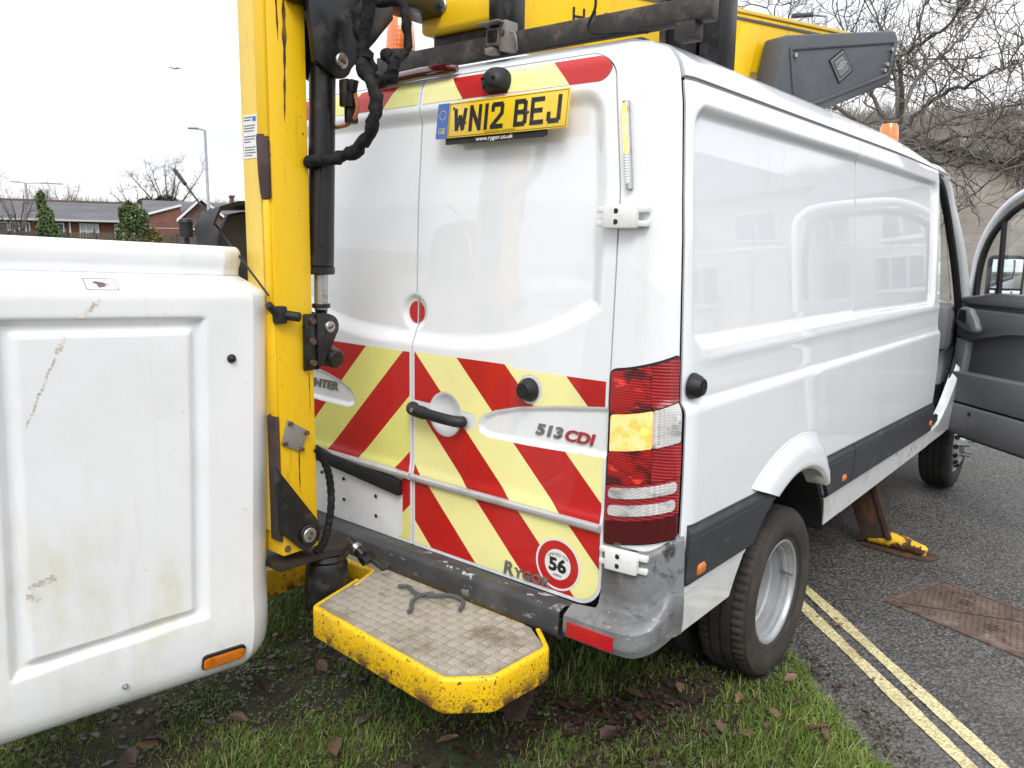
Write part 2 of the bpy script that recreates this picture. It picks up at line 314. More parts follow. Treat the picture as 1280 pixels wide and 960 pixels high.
# ------------------------------------------------------------------ signed-distance masks (positive inside)
def sd_rrect(x, y, x0, x1, y0, y1, r):
    cx, cy = (x0 + x1) / 2, (y0 + y1) / 2; qx = np.abs(x - cx) - (x1 - x0) / 2 + r; qy = np.abs(y - cy) - (y1 - y0) / 2 + r
    return -(np.minimum(np.maximum(qx, qy), 0) + np.hypot(np.maximum(qx, 0), np.maximum(qy, 0)) - r)
def sd_circ(x, y, cx, cy, r): return r - np.hypot(x - cx, y - cy)
def sd_caps(x, y, ax, ay, bx, by, r):
    px, py, dx, dy = x - ax, y - ay, bx - ax, by - ay; h = np.clip((px * dx + py * dy) / (dx * dx + dy * dy), 0, 1)
    return r - np.hypot(px - dx * h, py - dy * h)
def sd_poly(x, y, poly):
    d = np.full(np.shape(x), 1e9); ins = np.zeros(np.shape(x), bool); n = len(poly)
    for i in range(n):
        ax, ay = poly[i]; bx, by = poly[(i + 1) % n]
        d = np.minimum(d, -sd_caps(x, y, ax, ay, bx, by, 0))
        c = ((ay > y) != (by > y)) & (x < (bx - ax) * (y - ay) / (by - ay + 1e-12) + ax); ins ^= c
    return np.where(ins, d, -d)
def sstep(a, b, x):
    t = np.clip((x - a) / (b - a), 0, 1); return t * t * (3 - 2 * t)
AND = lambda *a: np.minimum.reduce(a)

def skin_mesh(name, U, V, fn, m, parent, mask=None, rim=0, flip=False, angle=40):
    """grid over (u, v) mapped by fn(u, v, inset); cells outside the mask dropped and the edge snapped to it"""
    U = np.asarray(U); V = np.asarray(V); uu, vv = np.meshgrid(U, V, indexing='ij'); nu, nv = uu.shape
    h = max(np.median(np.diff(U)), np.median(np.diff(V)))
    idx = np.arange(nu * nv).reshape(nu, nv)
    F = np.stack([idx[:-1, :-1], idx[1:, :-1], idx[1:, 1:], idx[:-1, 1:]], -1).reshape(-1, 4)
    u, v = uu.ravel().copy(), vv.ravel().copy()
    if mask is not None:
        s = mask(u, v); keep = (s[F] > 0).sum(1) >= 1; F = F[keep]
        for _ in range(3):
            s = mask(u, v); e = 1e-4; gu = (mask(u + e, v) - mask(u - e, v)) / (2 * e); gv = (mask(u, v + e) - mask(u, v - e)) / (2 * e)
            g2 = np.maximum(gu * gu + gv * gv, .25); w = s < 0
            u = np.where(w, u - np.clip(s * gu / g2, -1.8 * h, 1.8 * h), u); v = np.where(w, v - np.clip(s * gv / g2, -1.6 * h, 1.6 * h), v)
    used = np.unique(F); re = -np.ones(nu * nv, int); re[used] = np.arange(len(used)); F = re[F]; u, v = u[used], v[used]
    P = fn(u, v, 0)
    if flip: F = F[:, ::-1]
    if rim:
        E = np.concatenate([F[:, [i, (i + 1) % 4]] for i in range(4)]); K = np.sort(E, 1); key = K[:, 0] * 10000000 + K[:, 1]
        _, inv, cnt = np.unique(key, return_inverse=True, return_counts=True); B = E[cnt[inv] == 1]
        bv = np.unique(B); r2 = -np.ones(len(u), int); r2[bv] = np.arange(len(bv)) + len(u)
        P = np.concatenate([P, fn(u[bv], v[bv], rim)]); Q = np.stack([B[:, 1], B[:, 0], r2[B[:, 0]], r2[B[:, 1]]], 1); F = np.concatenate([F, Q])
    rl = np.array(root_loc(parent)); P = P - rl
    me = bpy.data.meshes.new(name); me.vertices.add(len(P)); me.vertices.foreach_set('co', P.ravel())
    me.loops.add(F.size); me.loops.foreach_set('vertex_index', F.ravel().astype(np.int32))
    me.polygons.add(len(F)); me.polygons.foreach_set('loop_start', np.arange(0, F.size, 4, dtype=np.int32)); me.polygons.foreach_set('loop_total', np.full(len(F), 4, np.int32))
    me.update(calc_edges=True); me.validate()
    return link(name, me, m, parent, angle)

# ------------------------------------------------------------------ van body surface: t runs from the rear centre round the corner and along the side
def smooth_table(pts, w=.02):
    z = np.arange(.2, 2.4, .002); zz, vv = zip(*pts); v = np.interp(z, zz, vv)
    k = int(w / .002) | 1; pad = np.pad(v, k // 2, mode='edge'); v = np.convolve(pad, np.ones(k) / k, 'valid'); return lambda q: np.interp(q, z, v)
T_W = smooth_table([(.30, .945), (.48, .972), (.60, .985), (.80, .996), (.95, .996), (1.10, .993), (1.145, .992), (1.172, .976), (1.30, .970), (1.6, .953), (1.94, .924), (2.01, .912), (2.05, .896), (2.09, .858), (2.115, .81), (2.135, .735)], .024)
T_Y = smooth_table([(.3, 0), (1.2, 0), (1.3, .003), (1.7, .014), (2.0, .036), (2.06, .048), (2.09, .065), (2.115, .095), (2.135, .15)], .02)
T_K = smooth_table([(.3, 1), (1.72, 1), (2.06, .94), (2.135, .88)], .05)
XC, LC, BC, NE = .80, .24, .12, 2.6
TJ = .961
def zdrop(Y, z):
    return (.13 * sstep(2.0, 3.9, Y)) * np.clip((z - 1.98) / .15, 0, 1.3)
def van_base(t, z):
    t = np.asarray(t, float); z = np.asarray(z, float); s = np.where(t < 0, -1., 1.); a = np.abs(t)
    w, y0, k = T_W(z), T_Y(z), T_K(z); y1 = y0 + .012 * XC * XC
    th = np.clip((a - XC) / LC, 0, 1) * math.pi / 2; e = 2 / NE
    cs, cc = np.sin(th) ** e, np.maximum(np.cos(th), 1e-9) ** e
    X = np.where(a < XC, a * k, XC * k + (w - XC * k) * cs); Y = np.where(a < XC, y0 + .012 * a * a, y1 + BC * (1 - cc))
    q = np.maximum(a - XC - LC, 0); side = a > XC + LC
    Ys = BC + q + y1 * np.maximum(0, 1 - q / .4)
    Y = np.where(side, Ys, Y); X = np.where(side, w - .10 * sstep(3.2, 4.9, Ys) * np.clip((z - .3) / .9, 0, 1) * 1., X)
    return np.stack([s * X, Y, z - zdrop(Y, z)], -1)
def van_norm(t, z):
    e = 2e-3; a = van_base(t + e, z) - van_base(t - e, z); b = van_base(t, z + e) - van_base(t, z - e); n = np.cross(a, b)
    return n / np.maximum(np.linalg.norm(n, axis=-1, keepdims=True), 1e-9)
def t_of(Y): return XC + LC - BC + Y
DOOR = (-.6, .772, .538, 2.088, .08)
def rear_recess(x, z):
    x = np.abs(x); zb = 1.232 + .17 * (x / .735) ** 3
    s = np.minimum(np.minimum(.738 - x, 1.997 - z), (z - zb) * .85)
    s2 = sd_rrect(x, z, -.7, .738, 1.0, 1.997, .07); return np.minimum(s, s2)
SWOOSH = [(.80, 1.137), (.60, 1.112), (.46, 1.090), (.371, 1.067), (.318, 1.042), (.300, 1.015), (.306, .992), (.34, .982), (.50, .984), (.80, .995)]
def door_d(x, z):
    d = -.017 * sstep(0, .05, rear_recess(x, z)); a = np.abs(x)
    d = d - .012 * sstep(0, .022, .062 - np.hypot(x + .010, z - 1.347))
    d = d - .024 * np.clip(1 - ((x - .155) ** 2 + (z - 1.025) ** 2) / .066 ** 2, 0, 1) ** .7
    d = d - .009 * sstep(0, .012, sd_poly(a, z, SWOOSH))
    d = d + .006 * np.exp(-((z - .80) / .02) ** 2)
    return d
def fn_rear(off=0):
    def f(t, z, ins):
        n = van_norm(t, z); return van_base(t, z) + n * (door_d(t, z) + off - ins)[..., None]
    return f
def side_d(Y, z):
    r_ = sd_rrect(Y, z + .012 * sstep(1.5, 2.9, Y), .095, 2.895, 1.300, 1.950, .07); d = -.019 * sstep(0, .032, r_)
    d = d - .0035 * sstep(1.3345, 1.3375, z + .002 * Y) * sstep(0, .03, r_) * (Y < 1.548)
    d = d - .0045 * np.exp(-((z - 1.168 + .004 * Y) / .010) ** 2)
    d = d + .004 * np.exp(-((z - 1.275) / .018) ** 2) * sstep(.05, .3, Y)
    return d
def fn_side(off=0, disp=True):
    def f(Y, z, ins):
        t = t_of(Y); d = side_d(Y, z) if disp else 0 * Y; n = van_norm(t, z); return van_base(t, z) + n * (d + off - ins)[..., None]
    return f
def fn_side_left(off=0):
    def f(Y, z, ins):
        p = fn_side(off)(Y, z, ins); return p * np.array([-1, 1, 1])
    return f
def on_rear(x0, z0, off=.002):
    def f(u, v, d):
        return fn_rear(off + d)(np.array([x0 + u]), np.array([z0 + v]), 0.)[0]
    return f
ar = np.arange
van = thing('panel_van', 'white long panel van with red and yellow chevrons on its rear doors', 'van', (0, .9, 0))
def P(name, mb, m, parent=None, angle=35): return mb.build(name, m, parent or van, angle)

# rear frame and doors
frame_mask = lambda t, z: AND(-(sd_rrect(np.abs(t), z, -.9, .777, .40, 2.093, .085)), np.where(np.abs(t) > .772, z - np.where(np.abs(t) < TJ, .70, .70), 9))
tl = np.concatenate([ar(-TJ, -.70, .006), ar(-.70, .70, .02), ar(.70, TJ + .003, .006)]); tl[-1] = TJ
zl = np.concatenate([ar(.70, 1.95, .02), ar(1.95, 2.137, .005)])
skin_mesh('rear_frame', tl, zl, lambda t, z, i: van_base(t, z) - van_norm(t, z) * i, white, van, frame_mask, .03)
skin_mesh('door_seal', ar(-.80, .801, .04), ar(.55, 2.10, .04), lambda t, z, i: van_base(t, z) - van_norm(t, z) * .032, gasket, van)
def door_mask(sgn): return lambda t, z: AND(sd_rrect(sgn * t, z, *DOOR), sgn * t - .0035)
doorR = skin_mesh('rear_door', ar(-.002, .780, .006), ar(.53, 2.10, .006), fn_rear(), white, van, door_mask(1), .022)
doorL = skin_mesh('rear_door', ar(-.780, .004, .006), ar(.53, 2.10, .006), fn_rear(), white, van, door_mask(-1), .022)

# chevron film, split where it was cut round handle, stud, badge recess
def outlineR(x, z):
    top = 1.217 - .010 * sstep(.415, .435, x)
    s = AND(x - .012, .763 - x, top - z, z - .550, -(sd_rrect(x, z, -2, 9, .768, .797, .001)))
    s = np.minimum(s, sd_rrect(x, z, -.6, .763, .548, 1.9, .075))
    s = AND(s, -(sd_circ(x, z, .155, 1.025, .074)), -(sd_caps(x, z, .02, 1.028, .262, 1.018, .027)), -sd_circ(x, z, .501, 1.152, .044), -(sd_poly(x, z, SWOOSH) + .004)); return s
def outlineL(x, z):
    a = -x; s = AND(a - .012, .763 - a, 1.214 - z, z - .550, -(sd_rrect(a, z, -2, 9, .768, .797, .001)))
    s = AND(s, sd_rrect(a, z, -.6, .763, .548, 1.9, .075), -(sd_poly(a, z, SWOOSH) + .004)); zone = sd_rrect(a, z, .05, .60, .552, .800, .03)
    return np.minimum(s, -zone)
def film(o, x0, x1, z0, z1, m, par, off=.0012, h=.007, name='chevron_stripe'):
    return skin_mesh(name, ar(x0, x1 + h, h), ar(z0, z1 + h, h), fn_rear(off), m, par, o)
EDG = [(-.57, -.368), (-.155, .020), (.208, .407), (.624, .84)]
def bands(edges, lo, hi):
    out = []; e = [lo] + [v for p in edges for v in p] + [hi]
    red = False
    for a, b in zip(e[:-1], e[1:]): out.append((a, b, red)); red = not red
    return out
for a, b, red in bands(EDG, -.75, 1.2):
    for z0, z1 in ((.795, 1.22), (.545, .77)):
        def o(x, z, a=a, b=b, z0=z0, z1=z1):
            k = x + (z - 1.212); return AND(outlineR(x, z), (k - a) * .7071, (b - k) * .7071, z - z0 - .001, z1 - z)
        lo, hi = max(.0, a + (1.212 - z1) - .02), min(.78, b + (1.212 - z0) + .02)
        if hi - lo > .03 and a < b: 
            gx = ar(lo, hi, .006); gz = ar(z0, z1 + .006, .006); tt = o(*np.meshgrid(gx, gz, indexing='ij'))
            if (tt > 0).sum() > 12: film(o, lo, hi, z0, z1, cheR if red else cheY, doorR, .0012)
EDL = [(-.52, -.33), (-.135, .045), (.235, .455), (.66, .86)]
for a, b, red in bands(EDL, -.75, 1.2):
    for z0, z1 in ((.795, 1.22), (.545, .77)):
        def o(x, z, a=a, b=b, z0=z0, z1=z1):
            k = -x + (z - 1.212); return AND(outlineL(x, z), (k - a) * .7071, (b - k) * .7071, z - z0 - .001, z1 - z)
        lo, hi = -min(.78, b + (1.212 - z0) + .02), -max(0., a + (1.212 - z1) - .02)
        if hi - lo > .03:
            gx = ar(lo, hi, .006); gz = ar(z0, z1 + .006, .006); tt = o(*np.meshgrid(gx, gz, indexing='ij'))
            if (tt > 0).sum() > 12: film(o, lo, hi, z0, z1, cheR if red else cheYg, doorL, .0012)
# band of film along the door tops
for sg, dr, my, ed in ((1, doorR, cheY, [(-.3, .131, 0), (.131, .323, 1), (.323, .55, 0), (.55, .9, 1)]), (-1, doorL, cheYg, [(-.3, .12, 0), (.12, .32, 1), (.32, .53, 0), (.53, .9, 1)])):
    for a, b, red in ed:
        def o(x, z, a=a, b=b, sg=sg):
            k = sg * x + (z - 2.088) * .85; return AND(sg * x - .012, sd_rrect(sg * x, z, -.6, .764, 2.010, 2.080, .05), sd_rrect(sg * x, z, -.6, .764, 2.010, 2.30, .004), 2.080 - z, (k - a) * .76, (b - k) * .76)
        lo, hi = max(0, a - .02), min(.78, b + .09)
        film(o, min(sg * lo, sg * hi), max(sg * lo, sg * hi), 2.004, 2.084, cheR if red else my, dr, .0012, .005)
# red dot in the round recess over the seam
for sg, dr in ((1, doorR), (-1, doorL)):
    film(lambda x, z, sg=sg: AND(sd_circ(x, z, -.008, 1.347, .037), sg * x - .0055), -.05 if sg < 0 else .0, .0 if sg < 0 else .035, 1.305, 1.39, cheR, dr, .0015, .004, 'red_reflector')
# trim bar across each door
for sg, dr in ((1, doorR), (-1, doorL)):
    skin_mesh('trim_bar', np.sort(sg * ar(.006, .768, .02)), np.array([.770, .773, .778, .786, .791, .795]), (lambda t, z, i: fn_rear()(t, z, 0.) + van_norm(t, z) * (.004 + .012 * sstep(0, .006, np.minimum(z - .769, .796 - z)) - i)[..., None] if not np.isscalar(i) else fn_rear()(t, z, 0.) + van_norm(t, z) * (.004 + .012 * sstep(0, .006, np.minimum(z - .769, .796 - z)) - i)[..., None]), bar_m, dr, None, .02)
# handle, lock stud
rp = lambda x, z, off: Vector(fn_rear(off)(np.array([x]), np.array([z]), 0.)[0])
mb = MB(); mb.tube(bez([(.022, -.008, 1.032), (.030, -.028, 1.032), (.055, -.043, 1.031), (.13, -.046, 1.026), (.21, -.043, 1.021), (.242, -.030, 1.018), (.252, -.008, 1.017)], 6), [.014] + [.018] * 3 + [.021] * 13 + [.018] * 10 + [.0185] * 8 + [.016, .012], 14)
oh = mb.build('door_handle', black_p, doorR)
MB().cyl((.062, -.062, 1.034), (.062, -.067, 1.034), .008, .007, 14).build('key_lock', steel, doorR)
def stud(name, c, ax, par):
    c = Vector(c); ax = Vector(ax)
    m = MB(); m.tube([c, c + ax * .006, c + ax * .022, c + ax * .034, c + ax * .036, c + ax * .030], [.036, .036, .030, .022, .017, .014], 24); return m.build(name, black_p, par)
stud('rubber_stop', (.501, -.002, 1.152), (0, -1, 0), doorR); stud('rubber_stop', (-.515, -.002, 1.155), (0, -1, 0), doorL)
b0 = van_base(np.array([t_of(.10)]), np.array([1.21]))[0]; s_ = stud('rubber_stop', b0, (1, 0, 0), van)
# hinges
def hinge(x, z, par, tw=0):
    m = MB(); yy = -.002 if z < 1 else .006
    rot = Matrix.Rotation(R(6), 3, 'Z')
    m.box((x, yy - .013, z), (.098, .026, .062), .006, rot); m.box((x - .060, yy - .006, z + .018), (.03, .016, .016), .003); m.box((x - .060, yy - .006, z - .018), (.03, .016, .016), .003)
    m.box((x + .058, yy + .004, z + .018), (.03, .022, .016), .003, rot); m.box((x + .058, yy + .004, z - .018), (.03, .022, .016), .003, rot)
    h = m.build('door_hinge', white_trim, par)
    for q in (.014, -.014): MB().cyl((x - .008, yy - .0245, z + q), (x - .008, yy - .0275, z + q), .008, .007, 16).build('hinge_bolt', gasket, h)
hinge(.797, 1.652, van); hinge(.850, .716, van)
# indicator light strip on the pillar
def pil(t, z, off): return Vector((van_base(np.array([t]), np.array([z])) + van_norm(np.array([t]), np.array([z])) * off)[0])
def strip_seg(z0, z1, name, m, par, r=.008):
    mbx = MB(); n = 8; mbx.tube([pil(.803, z0 + (z1 - z0) * k / n, .008) for k in range(n + 1)], r, 10); return mbx.build(name, m, par)
ls = strip_seg(1.722, 1.948, 'marker_light_strip', steel, van, .010)
for o, a in ((.0045, 0),):
    mbx = MB(); mbx.tube([pil(.802, 1.815 + .125 * k / 6, .0135) for k in range(7)], .0075, 10); mbx.build('lit_section', ledlit, ls)
    mbx = MB(); mbx.tube([pil(.802, 1.735 + .078 * k / 6, .0135) for k in range(7)], .0075, 10); mbx.build('clear_section', ledclear, ls)

# tail lamp
def lamp(sg):
    root = None; zz = lambda t, z: z + .055 * (np.abs(t) - .778) / (TJ - .778)
    def seg(name, z0, z1, t0, t1, m, off, par, r=.004):
        tt = ar(t0, t1 + .004, .004); tt = np.minimum(tt, t1)
        msk = lambda t, z: sd_rrect(np.abs(t), z, t0, t1, z0, z1, r)
        return skin_mesh(name, np.sort(sg * np.unique(tt)), np.linspace(z0, z1, max(4, int((z1 - z0) / .006))), lambda t, z, i: van_base(t, zz(t, z)) + van_norm(t, zz(t, z)) * (off - i), m, par, msk, .02)
    tm = .876
    root = seg('tail_light', .741, 1.243, .777, TJ - .001, gasket, .004, van, .012)
    seg('red_lens', 1.118, 1.236, .784, tm, redlens, .011, root, .008); seg('red_lens', 1.118, 1.236, tm + .001, TJ - .004, redlens_s, .012, root)
    seg('amber_lens', 1.012, 1.115, .786, tm, amberlit, .008, root); seg('clear_lens', 1.012, 1.115, tm + .001, TJ - .006, clearlens, .009, root)
    seg('red_lens', .918, 1.010, .784, tm, redlens, .010, root); seg('red_lens', .918, 1.010, tm + .001, TJ - .004, redlens_s, .011, root)
    seg('red_band', .812, .916, .780, TJ - .004, redlens_s, .009, root)
    seg('smoked_lens', .745, .811, .780, TJ - .004, darkred, .009, root, .008)
    seg('clear_lens', .877, .908, .790, TJ - .014, clearlens, .0125, root, .012); seg('clear_lens', .827, .858, .790, TJ - .016, clearlens, .0125, root, .012)
    if sg > 0:
        p = pil(.855, 1.085, .010); MB().lathe([(-.004, .001), (-.003, .008), (.0, .012)], (p.x, p.y + .002, p.z), 'Y', 14).build('bulb_glow', bulb, root)
lamp(1); lamp(-1)

# number plate with lettering, lamp housing, badges
def plate():
    px0, pz0, ps = .117, 1.890, .957
    f = lambda o: (lambda u, v, d: Vector((px0 + u * ps, .006 - o - d + .0045 * (v / .111) * 3, pz0 + v * ps)))
    m = MB(); m.prism([(.04, -.018), (.43, -.018), (.44, -.012), (.44, .02), (.04, .02)], f(0), -.004, .008); base = m.build('plate_holder', black_p, doorR)
    m = MB(); m.prism([(0, 0), (.52, 0), (.52, .111), (0, .111)], f(.010), 0, .004, .001); m.build('number_plate', plateY, doorR)
    m = MB(); m.prism([(.0005, .0005), (.05, .0005), (.05, .1105), (.0005, .1105)], f(.0145), 0, .0006); m.build('blue_plate_band', blueb, doorR)
    m = MB()
    for a, b in (((.054, .004), (.516, .0052)), ((.054, .1058), (.516, .107)), ((.054, .0052), (.0552, .1058)), ((.5148, .0052), (.516, .1058))):
        m.prism([a, (b[0], a[1]), b, (a[0], b[1])], f(.0145), 0, .0004)
    m.build('plate_border', ink, doorR)
    H, Wd, S = .079, .050, .0135
    gl = {'W': [[(0, 1), (.2, 0), (.5, .68), (.8, 0), (1, 1)]], 'N': [[(0, 0), (0, 1), (1, 0), (1, 1)]], '1': [[(.5, 0), (.5, 1)]],
          '2': [[(0, .8), (0, .92), (.12, 1), (.88, 1), (1, .9), (1, .62), (.85, .5), (.1, .1), (0, 0), (1, 0)]],
          'B': [[(0, 0), (0, 1), (.75, 1), (.95, .9), (.95, .64), (.78, .53), (0, .53)], [(.78, .53), (1, .4), (1, .12), (.8, 0), (0, 0)]],
          'E': [[(1, 1), (0, 1), (0, 0), (1, 0)], [(0, .52), (.85, .52)]], 'J': [[(1, 1), (1, .12), (.85, 0), (.15, 0), (0, .12), (0, .3)]]}
    u = .074; m = MB(); lay = 0
    for ch in 'WN12 BEJ':
        if ch == ' ': u += .030; m.build('plate_lettering', ink, doorR); m = MB(); continue
        w = .016 if ch == '1' else (.056 if ch == 'W' else Wd)
        for ln in gl[ch]:
            pts = [(u + S / 2 + a * (w - S), .016 + S / 2 + b * (H - S)) for a, b in ln] if ch != '1' else [(u + w / 2, .016 + S / 2 + b * (H - S)) for a, b in ln]
            for (ax, ay), (bx, by) in zip(pts[:-1], pts[1:]):
                l = math.hypot(bx - ax, by - ay); dx, dy = (bx - ax) / l * S / 2, (by - ay) / l * S / 2; ex = 1 if min(abs(dx), abs(dy)) < 1e-5 else .12; xx, xy = dx * ex, dy * ex
                lay += 1; e = .0006 + (lay % 7) * .00006
                m.prism([(ax - xx + dy, ay - xy - dx), (bx + xx + dy, by + xy - dx), (bx + xx - dy, by + xy + dx), (ax - xx - dy, ay - xy + dx)], f(.0145), 0, e)
        u += w + .0115
    m.build('plate_lettering', ink, doorR)
    text_obj('dealer_lettering', 'www.rygor.co.uk', .018, lambda a, b, d: f(.0085)(a + .17, b - .014, d), whiteink, doorR, .15, 0, 0, 1, .0003)
    text_obj('small_print', 'THE MOTOR COMPANY', .008, lambda a, b, d: f(.0149)(a + .21, b + .0065, d), ink, doorR, .12, 0)
    text_obj('country_code', 'GB', .026, lambda a, b, d: f(.0153)(a + .010, b + .016, d), goldink, doorR, .030, 0)
    m = MB()
    for k in range(12):
        a = k * math.pi / 6; m.prism([(.025 + .014 * math.cos(a) + .0022 * math.cos(q), .074 + .014 * math.sin(a) + .0022 * math.sin(q)) for q in np.arange(5) * 2 * math.pi / 5], f(.0151), 0, .0003)
    m.build('ring_of_stars', goldink, doorR)
    for a, b in ((.125, .045), (.375, .055), (.072, .112 - .02)):
        MB().cyl(f(.0152)(a, b, 0), f(.0152)(a, b, .0025), .0042, .003, 10).build('plate_screw', boltm, doorR)
plate()
m = MB(); c = rp(.346, 2.040, 0)
m.lathe([(.005, .047), (-.012, .046), (-.030, .042), (-.044, .032), (-.052, .016), (-.054, .001)], (c.x, c.y, c.z), 'Y', 28)
for v in m.bm.verts: v.co.z = max(v.co.z, c.z - .026 + .2 * (c.y - v.co.y))

o = m.build('rear_lamp_housing', black_p, doorR)
for k in (-1, 1): MB().cyl((c.x + k * .02, c.y - .049, c.z + .01), (c.x + k * .02, c.y - .0535, c.z + .008), .006, .005, 10).build('housing_screw', hole, o)
text_obj('model_badge', '513', .046, lambda u, v, d: on_rear(.520, 1.020, .001)(u, v, d), chrome, doorR, .094, .004, .28, 1, .0016)
text_obj('engine_badge', 'CDI', .046, lambda u, v, d: on_rear(.624, 1.018, .001)(u, v, d), redbadge, doorR, .098, .004, .28, 1, .0014)
text_obj('model_badge', 'SPRINTER', .045, lambda u, v, d: on_rear(-.66, 1.030, .001)(u, v, d), chrome, doorL, .255, .004, .22, 1, .0014)
text_obj('dealer_badge', 'R', .060, lambda u, v, d: on_rear(.415, .554, .002)(u, v, d), chrome, doorR, .038, .004, .15, 1, .0014)
text_obj('dealer_badge', 'YGOR', .042, lambda u, v, d: on_rear(.455, .554 - 0 * u, .002)(u, v, d), chrome, doorR, .138, .004, .12, 1, .0010)
# speed sticker
sx, sz = .620, .636
for r0, mm, off, nm in ((.081, paper, .0022, 'speed_sticker'), (.074, cheR, .0026, 'speed_sticker_ring'), (.047, paper, .0030, 'speed_sticker_disc')):
    film(lambda x, z, r0=r0: sd_circ(x, z, sx, sz, r0), sx - .09, sx + .09, sz - .09, sz + .09, mm, doorR, off, .006, nm)
text_obj('speed_number', '56', .056, lambda u, v, d: on_rear(sx - .032, sz - .021, .0034)(u, v, d), ink, doorR, .064, .0004, 0, 1, .0024)
text_obj('speed_lettering', 'LIMITED TO', .014, lambda u, v, d: on_rear(sx - .036, sz + .026, .0034)(u, v - 6 * (u - .036) ** 2, d), ink, doorR, .072, .0003)
text_obj('speed_lettering', 'MPH', .013, lambda u, v, d: on_rear(sx - .014, sz - .039, .0034)(u, v, d), ink, doorR, .029, .0003)
# plate light bar and bare plate panel on the left door
m = MB(); m.prism([(-.60, .758), (-.052, .706), (-.048, .712), (-.048, .762), (-.60, .806)], lambda u, v, d: Vector((u, -d, v)), .001, .022, .004); m.build('grab_strip', black_p, doorL)
for x, z in ((-.37, .700), (-.19, .672), (-.37, .62), (-.19, .598), (-.5, .70)): MB().cyl((x, -.002, z), (x, -.0045, z), .007, .006, 12).build('screw_hole', gasket, doorL)
# high-level brake light
m = MB(); m.tube([(-.27, .060, 2.098), (-.17, .050, 2.104), (0, .046, 2.108), (.12, .050, 2.107), (.148, .055, 2.106)], [.012, .018, .018, .017, .010], 14); m.build('brake_light', darkred, van)

# bumper
def fn_bumper(t, q, ins):
    a = np.abs(t); g = 1 - sstep(.86, .98, a); up = sstep(.70, .80, a)
    qz = np.array([0, .06, .14, .45, .55, .63, .70, .78, .90, 1.0]); 
    zr = np.array([.748, .744, .735, .60, .570, .553, .540, .495, .472, .465]); zs = np.array([.80, .797, .785, .70, .66, .63, .60, .56, .515, .505])
    orr = np.array([-.006, .010, .018, .020, .030, .075, .100, .103, .092, .02]); os_ = np.array([-.006, .008, .012, .016, .018, .021, .023, .023, .018, -.02])
    z = np.interp(q, qz, zr) * g + np.interp(q, qz, zs) * (1 - g); o = np.interp(q, qz, orr) * g + np.interp(q, qz, os_) * (1 - g)
    zz = np.full_like(z, .66); p = van_base(t, zz); n = van_norm(t, zz); n[..., 2] = 0; p = p + n * (o - ins)[..., None]; p[..., 2] = z; return p
def fnb_mid(t, q, ins):
    qz = np.array([0, .08, .55, .66, .80, .92, 1.0]); z = np.interp(q, qz, [.530, .538, .554, .545, .475, .458, .455]); o = np.interp(q, qz, [-.01, .005, .078, .098, .104, .092, .02])
    return np.stack([t, -o + ins, z], -1)
bumper = skin_mesh('rear_bumper', ar(-.709, .710, .03), np.concatenate([ar(0, 1.001, .025)]), fnb_mid, bump_mid, van, None, .004, angle=60)
def bmask(sg): 
    def f(t, q):
        a = np.abs(t); return np.where(q < .60, sd_rrect(a, 0 * a, -9, 9, -9, 9, 1) * 0 + np.maximum(a - .783, -9) + 0 * q, 9.)
    return f
for sg in (1, -1):
    tt = np.unique(np.concatenate([ar(.7125, .80, .006), ar(.80, t_of(.075), .006)]))
    c = skin_mesh('bumper_corner', np.sort(sg * tt), ar(0, 1.001, .02), fn_bumper, bump_cor, van, bmask(sg), .004, angle=50)
    rt = ar(.728, .846, .008)
    def fref(t, q, ins):
        p = fn_bumper(t, .70 + (q - .70) * 0, -.004); n = van_norm(t, np.full_like(t, .66)); p = p - n * (ins); p[..., 2] = .535 - q - .004 * 0; return p
    def fref2(t, q, ins):
        b = fn_bumper(t, .74 + 0 * q, 0.) ; n = van_norm(t, np.full_like(t, .66)); n[..., 2] = 0; b = b + n * (.005 - ins); b[..., 2] = q; return b
    skin_mesh('reflector', np.sort(sg * rt), ar(.484, .531, .006), fref2, redreflector, c, None, .012)
# white fill between bumper ledge and door corner is the frame itself; side of van
def arch(Y, z, r=.46): return np.hypot(Y - .89, z - .36) - r
zt = lambda Y: .828 - .024 * Y
zb = lambda Y: .645 - .020 * Y
Yl = np.concatenate([[.0545], ar(.06, .30, .007), ar(.30, 1.546, .012)]); Yl[-1] = 1.545
zl = np.concatenate([ar(.62, 1.13, .012), ar(1.13, 1.20, .0035), ar(1.20, 1.26, .012), ar(1.26, 1.40, .006), ar(1.40, 1.88, .012), ar(1.88, 2.004, .005)])
skin_mesh('side_panel', Yl, zl, fn_side(), white, van, lambda Y, z: AND(arch(Y, z), 2.001 - z, Y - .0548), .008)
skin_mesh('sliding_door', np.concatenate([ar(1.5525, 2.7, .014), ar(2.7, 3.0, .006)]), zl, fn_side(), white, van, lambda Y, z: AND(2.99 + .05 * np.clip((z - .9), -.3, .1) * 2 - .09 * sstep(1.3, 2.0, z) - Y, 2.001 - z), .035)
skin_mesh('sill_panel', ar(.076, .62, .008), ar(.485, .64, .008), fn_side(-.003, False), rustwhite, van, lambda Y, z: AND(arch(Y, z), z - .487), .03)
skin_mesh('sill_panel', ar(1.20, 1.546, .008), ar(.485, .64, .008), fn_side(-.003, False), rustwhite, van, lambda Y, z: AND(arch(Y, z), z - .487), .004)
skin_mesh('sill_panel', ar(1.55, 3.10, .02), ar(.485, .64, .012), fn_side(-.003, False), rustwhite, van, None, .03)
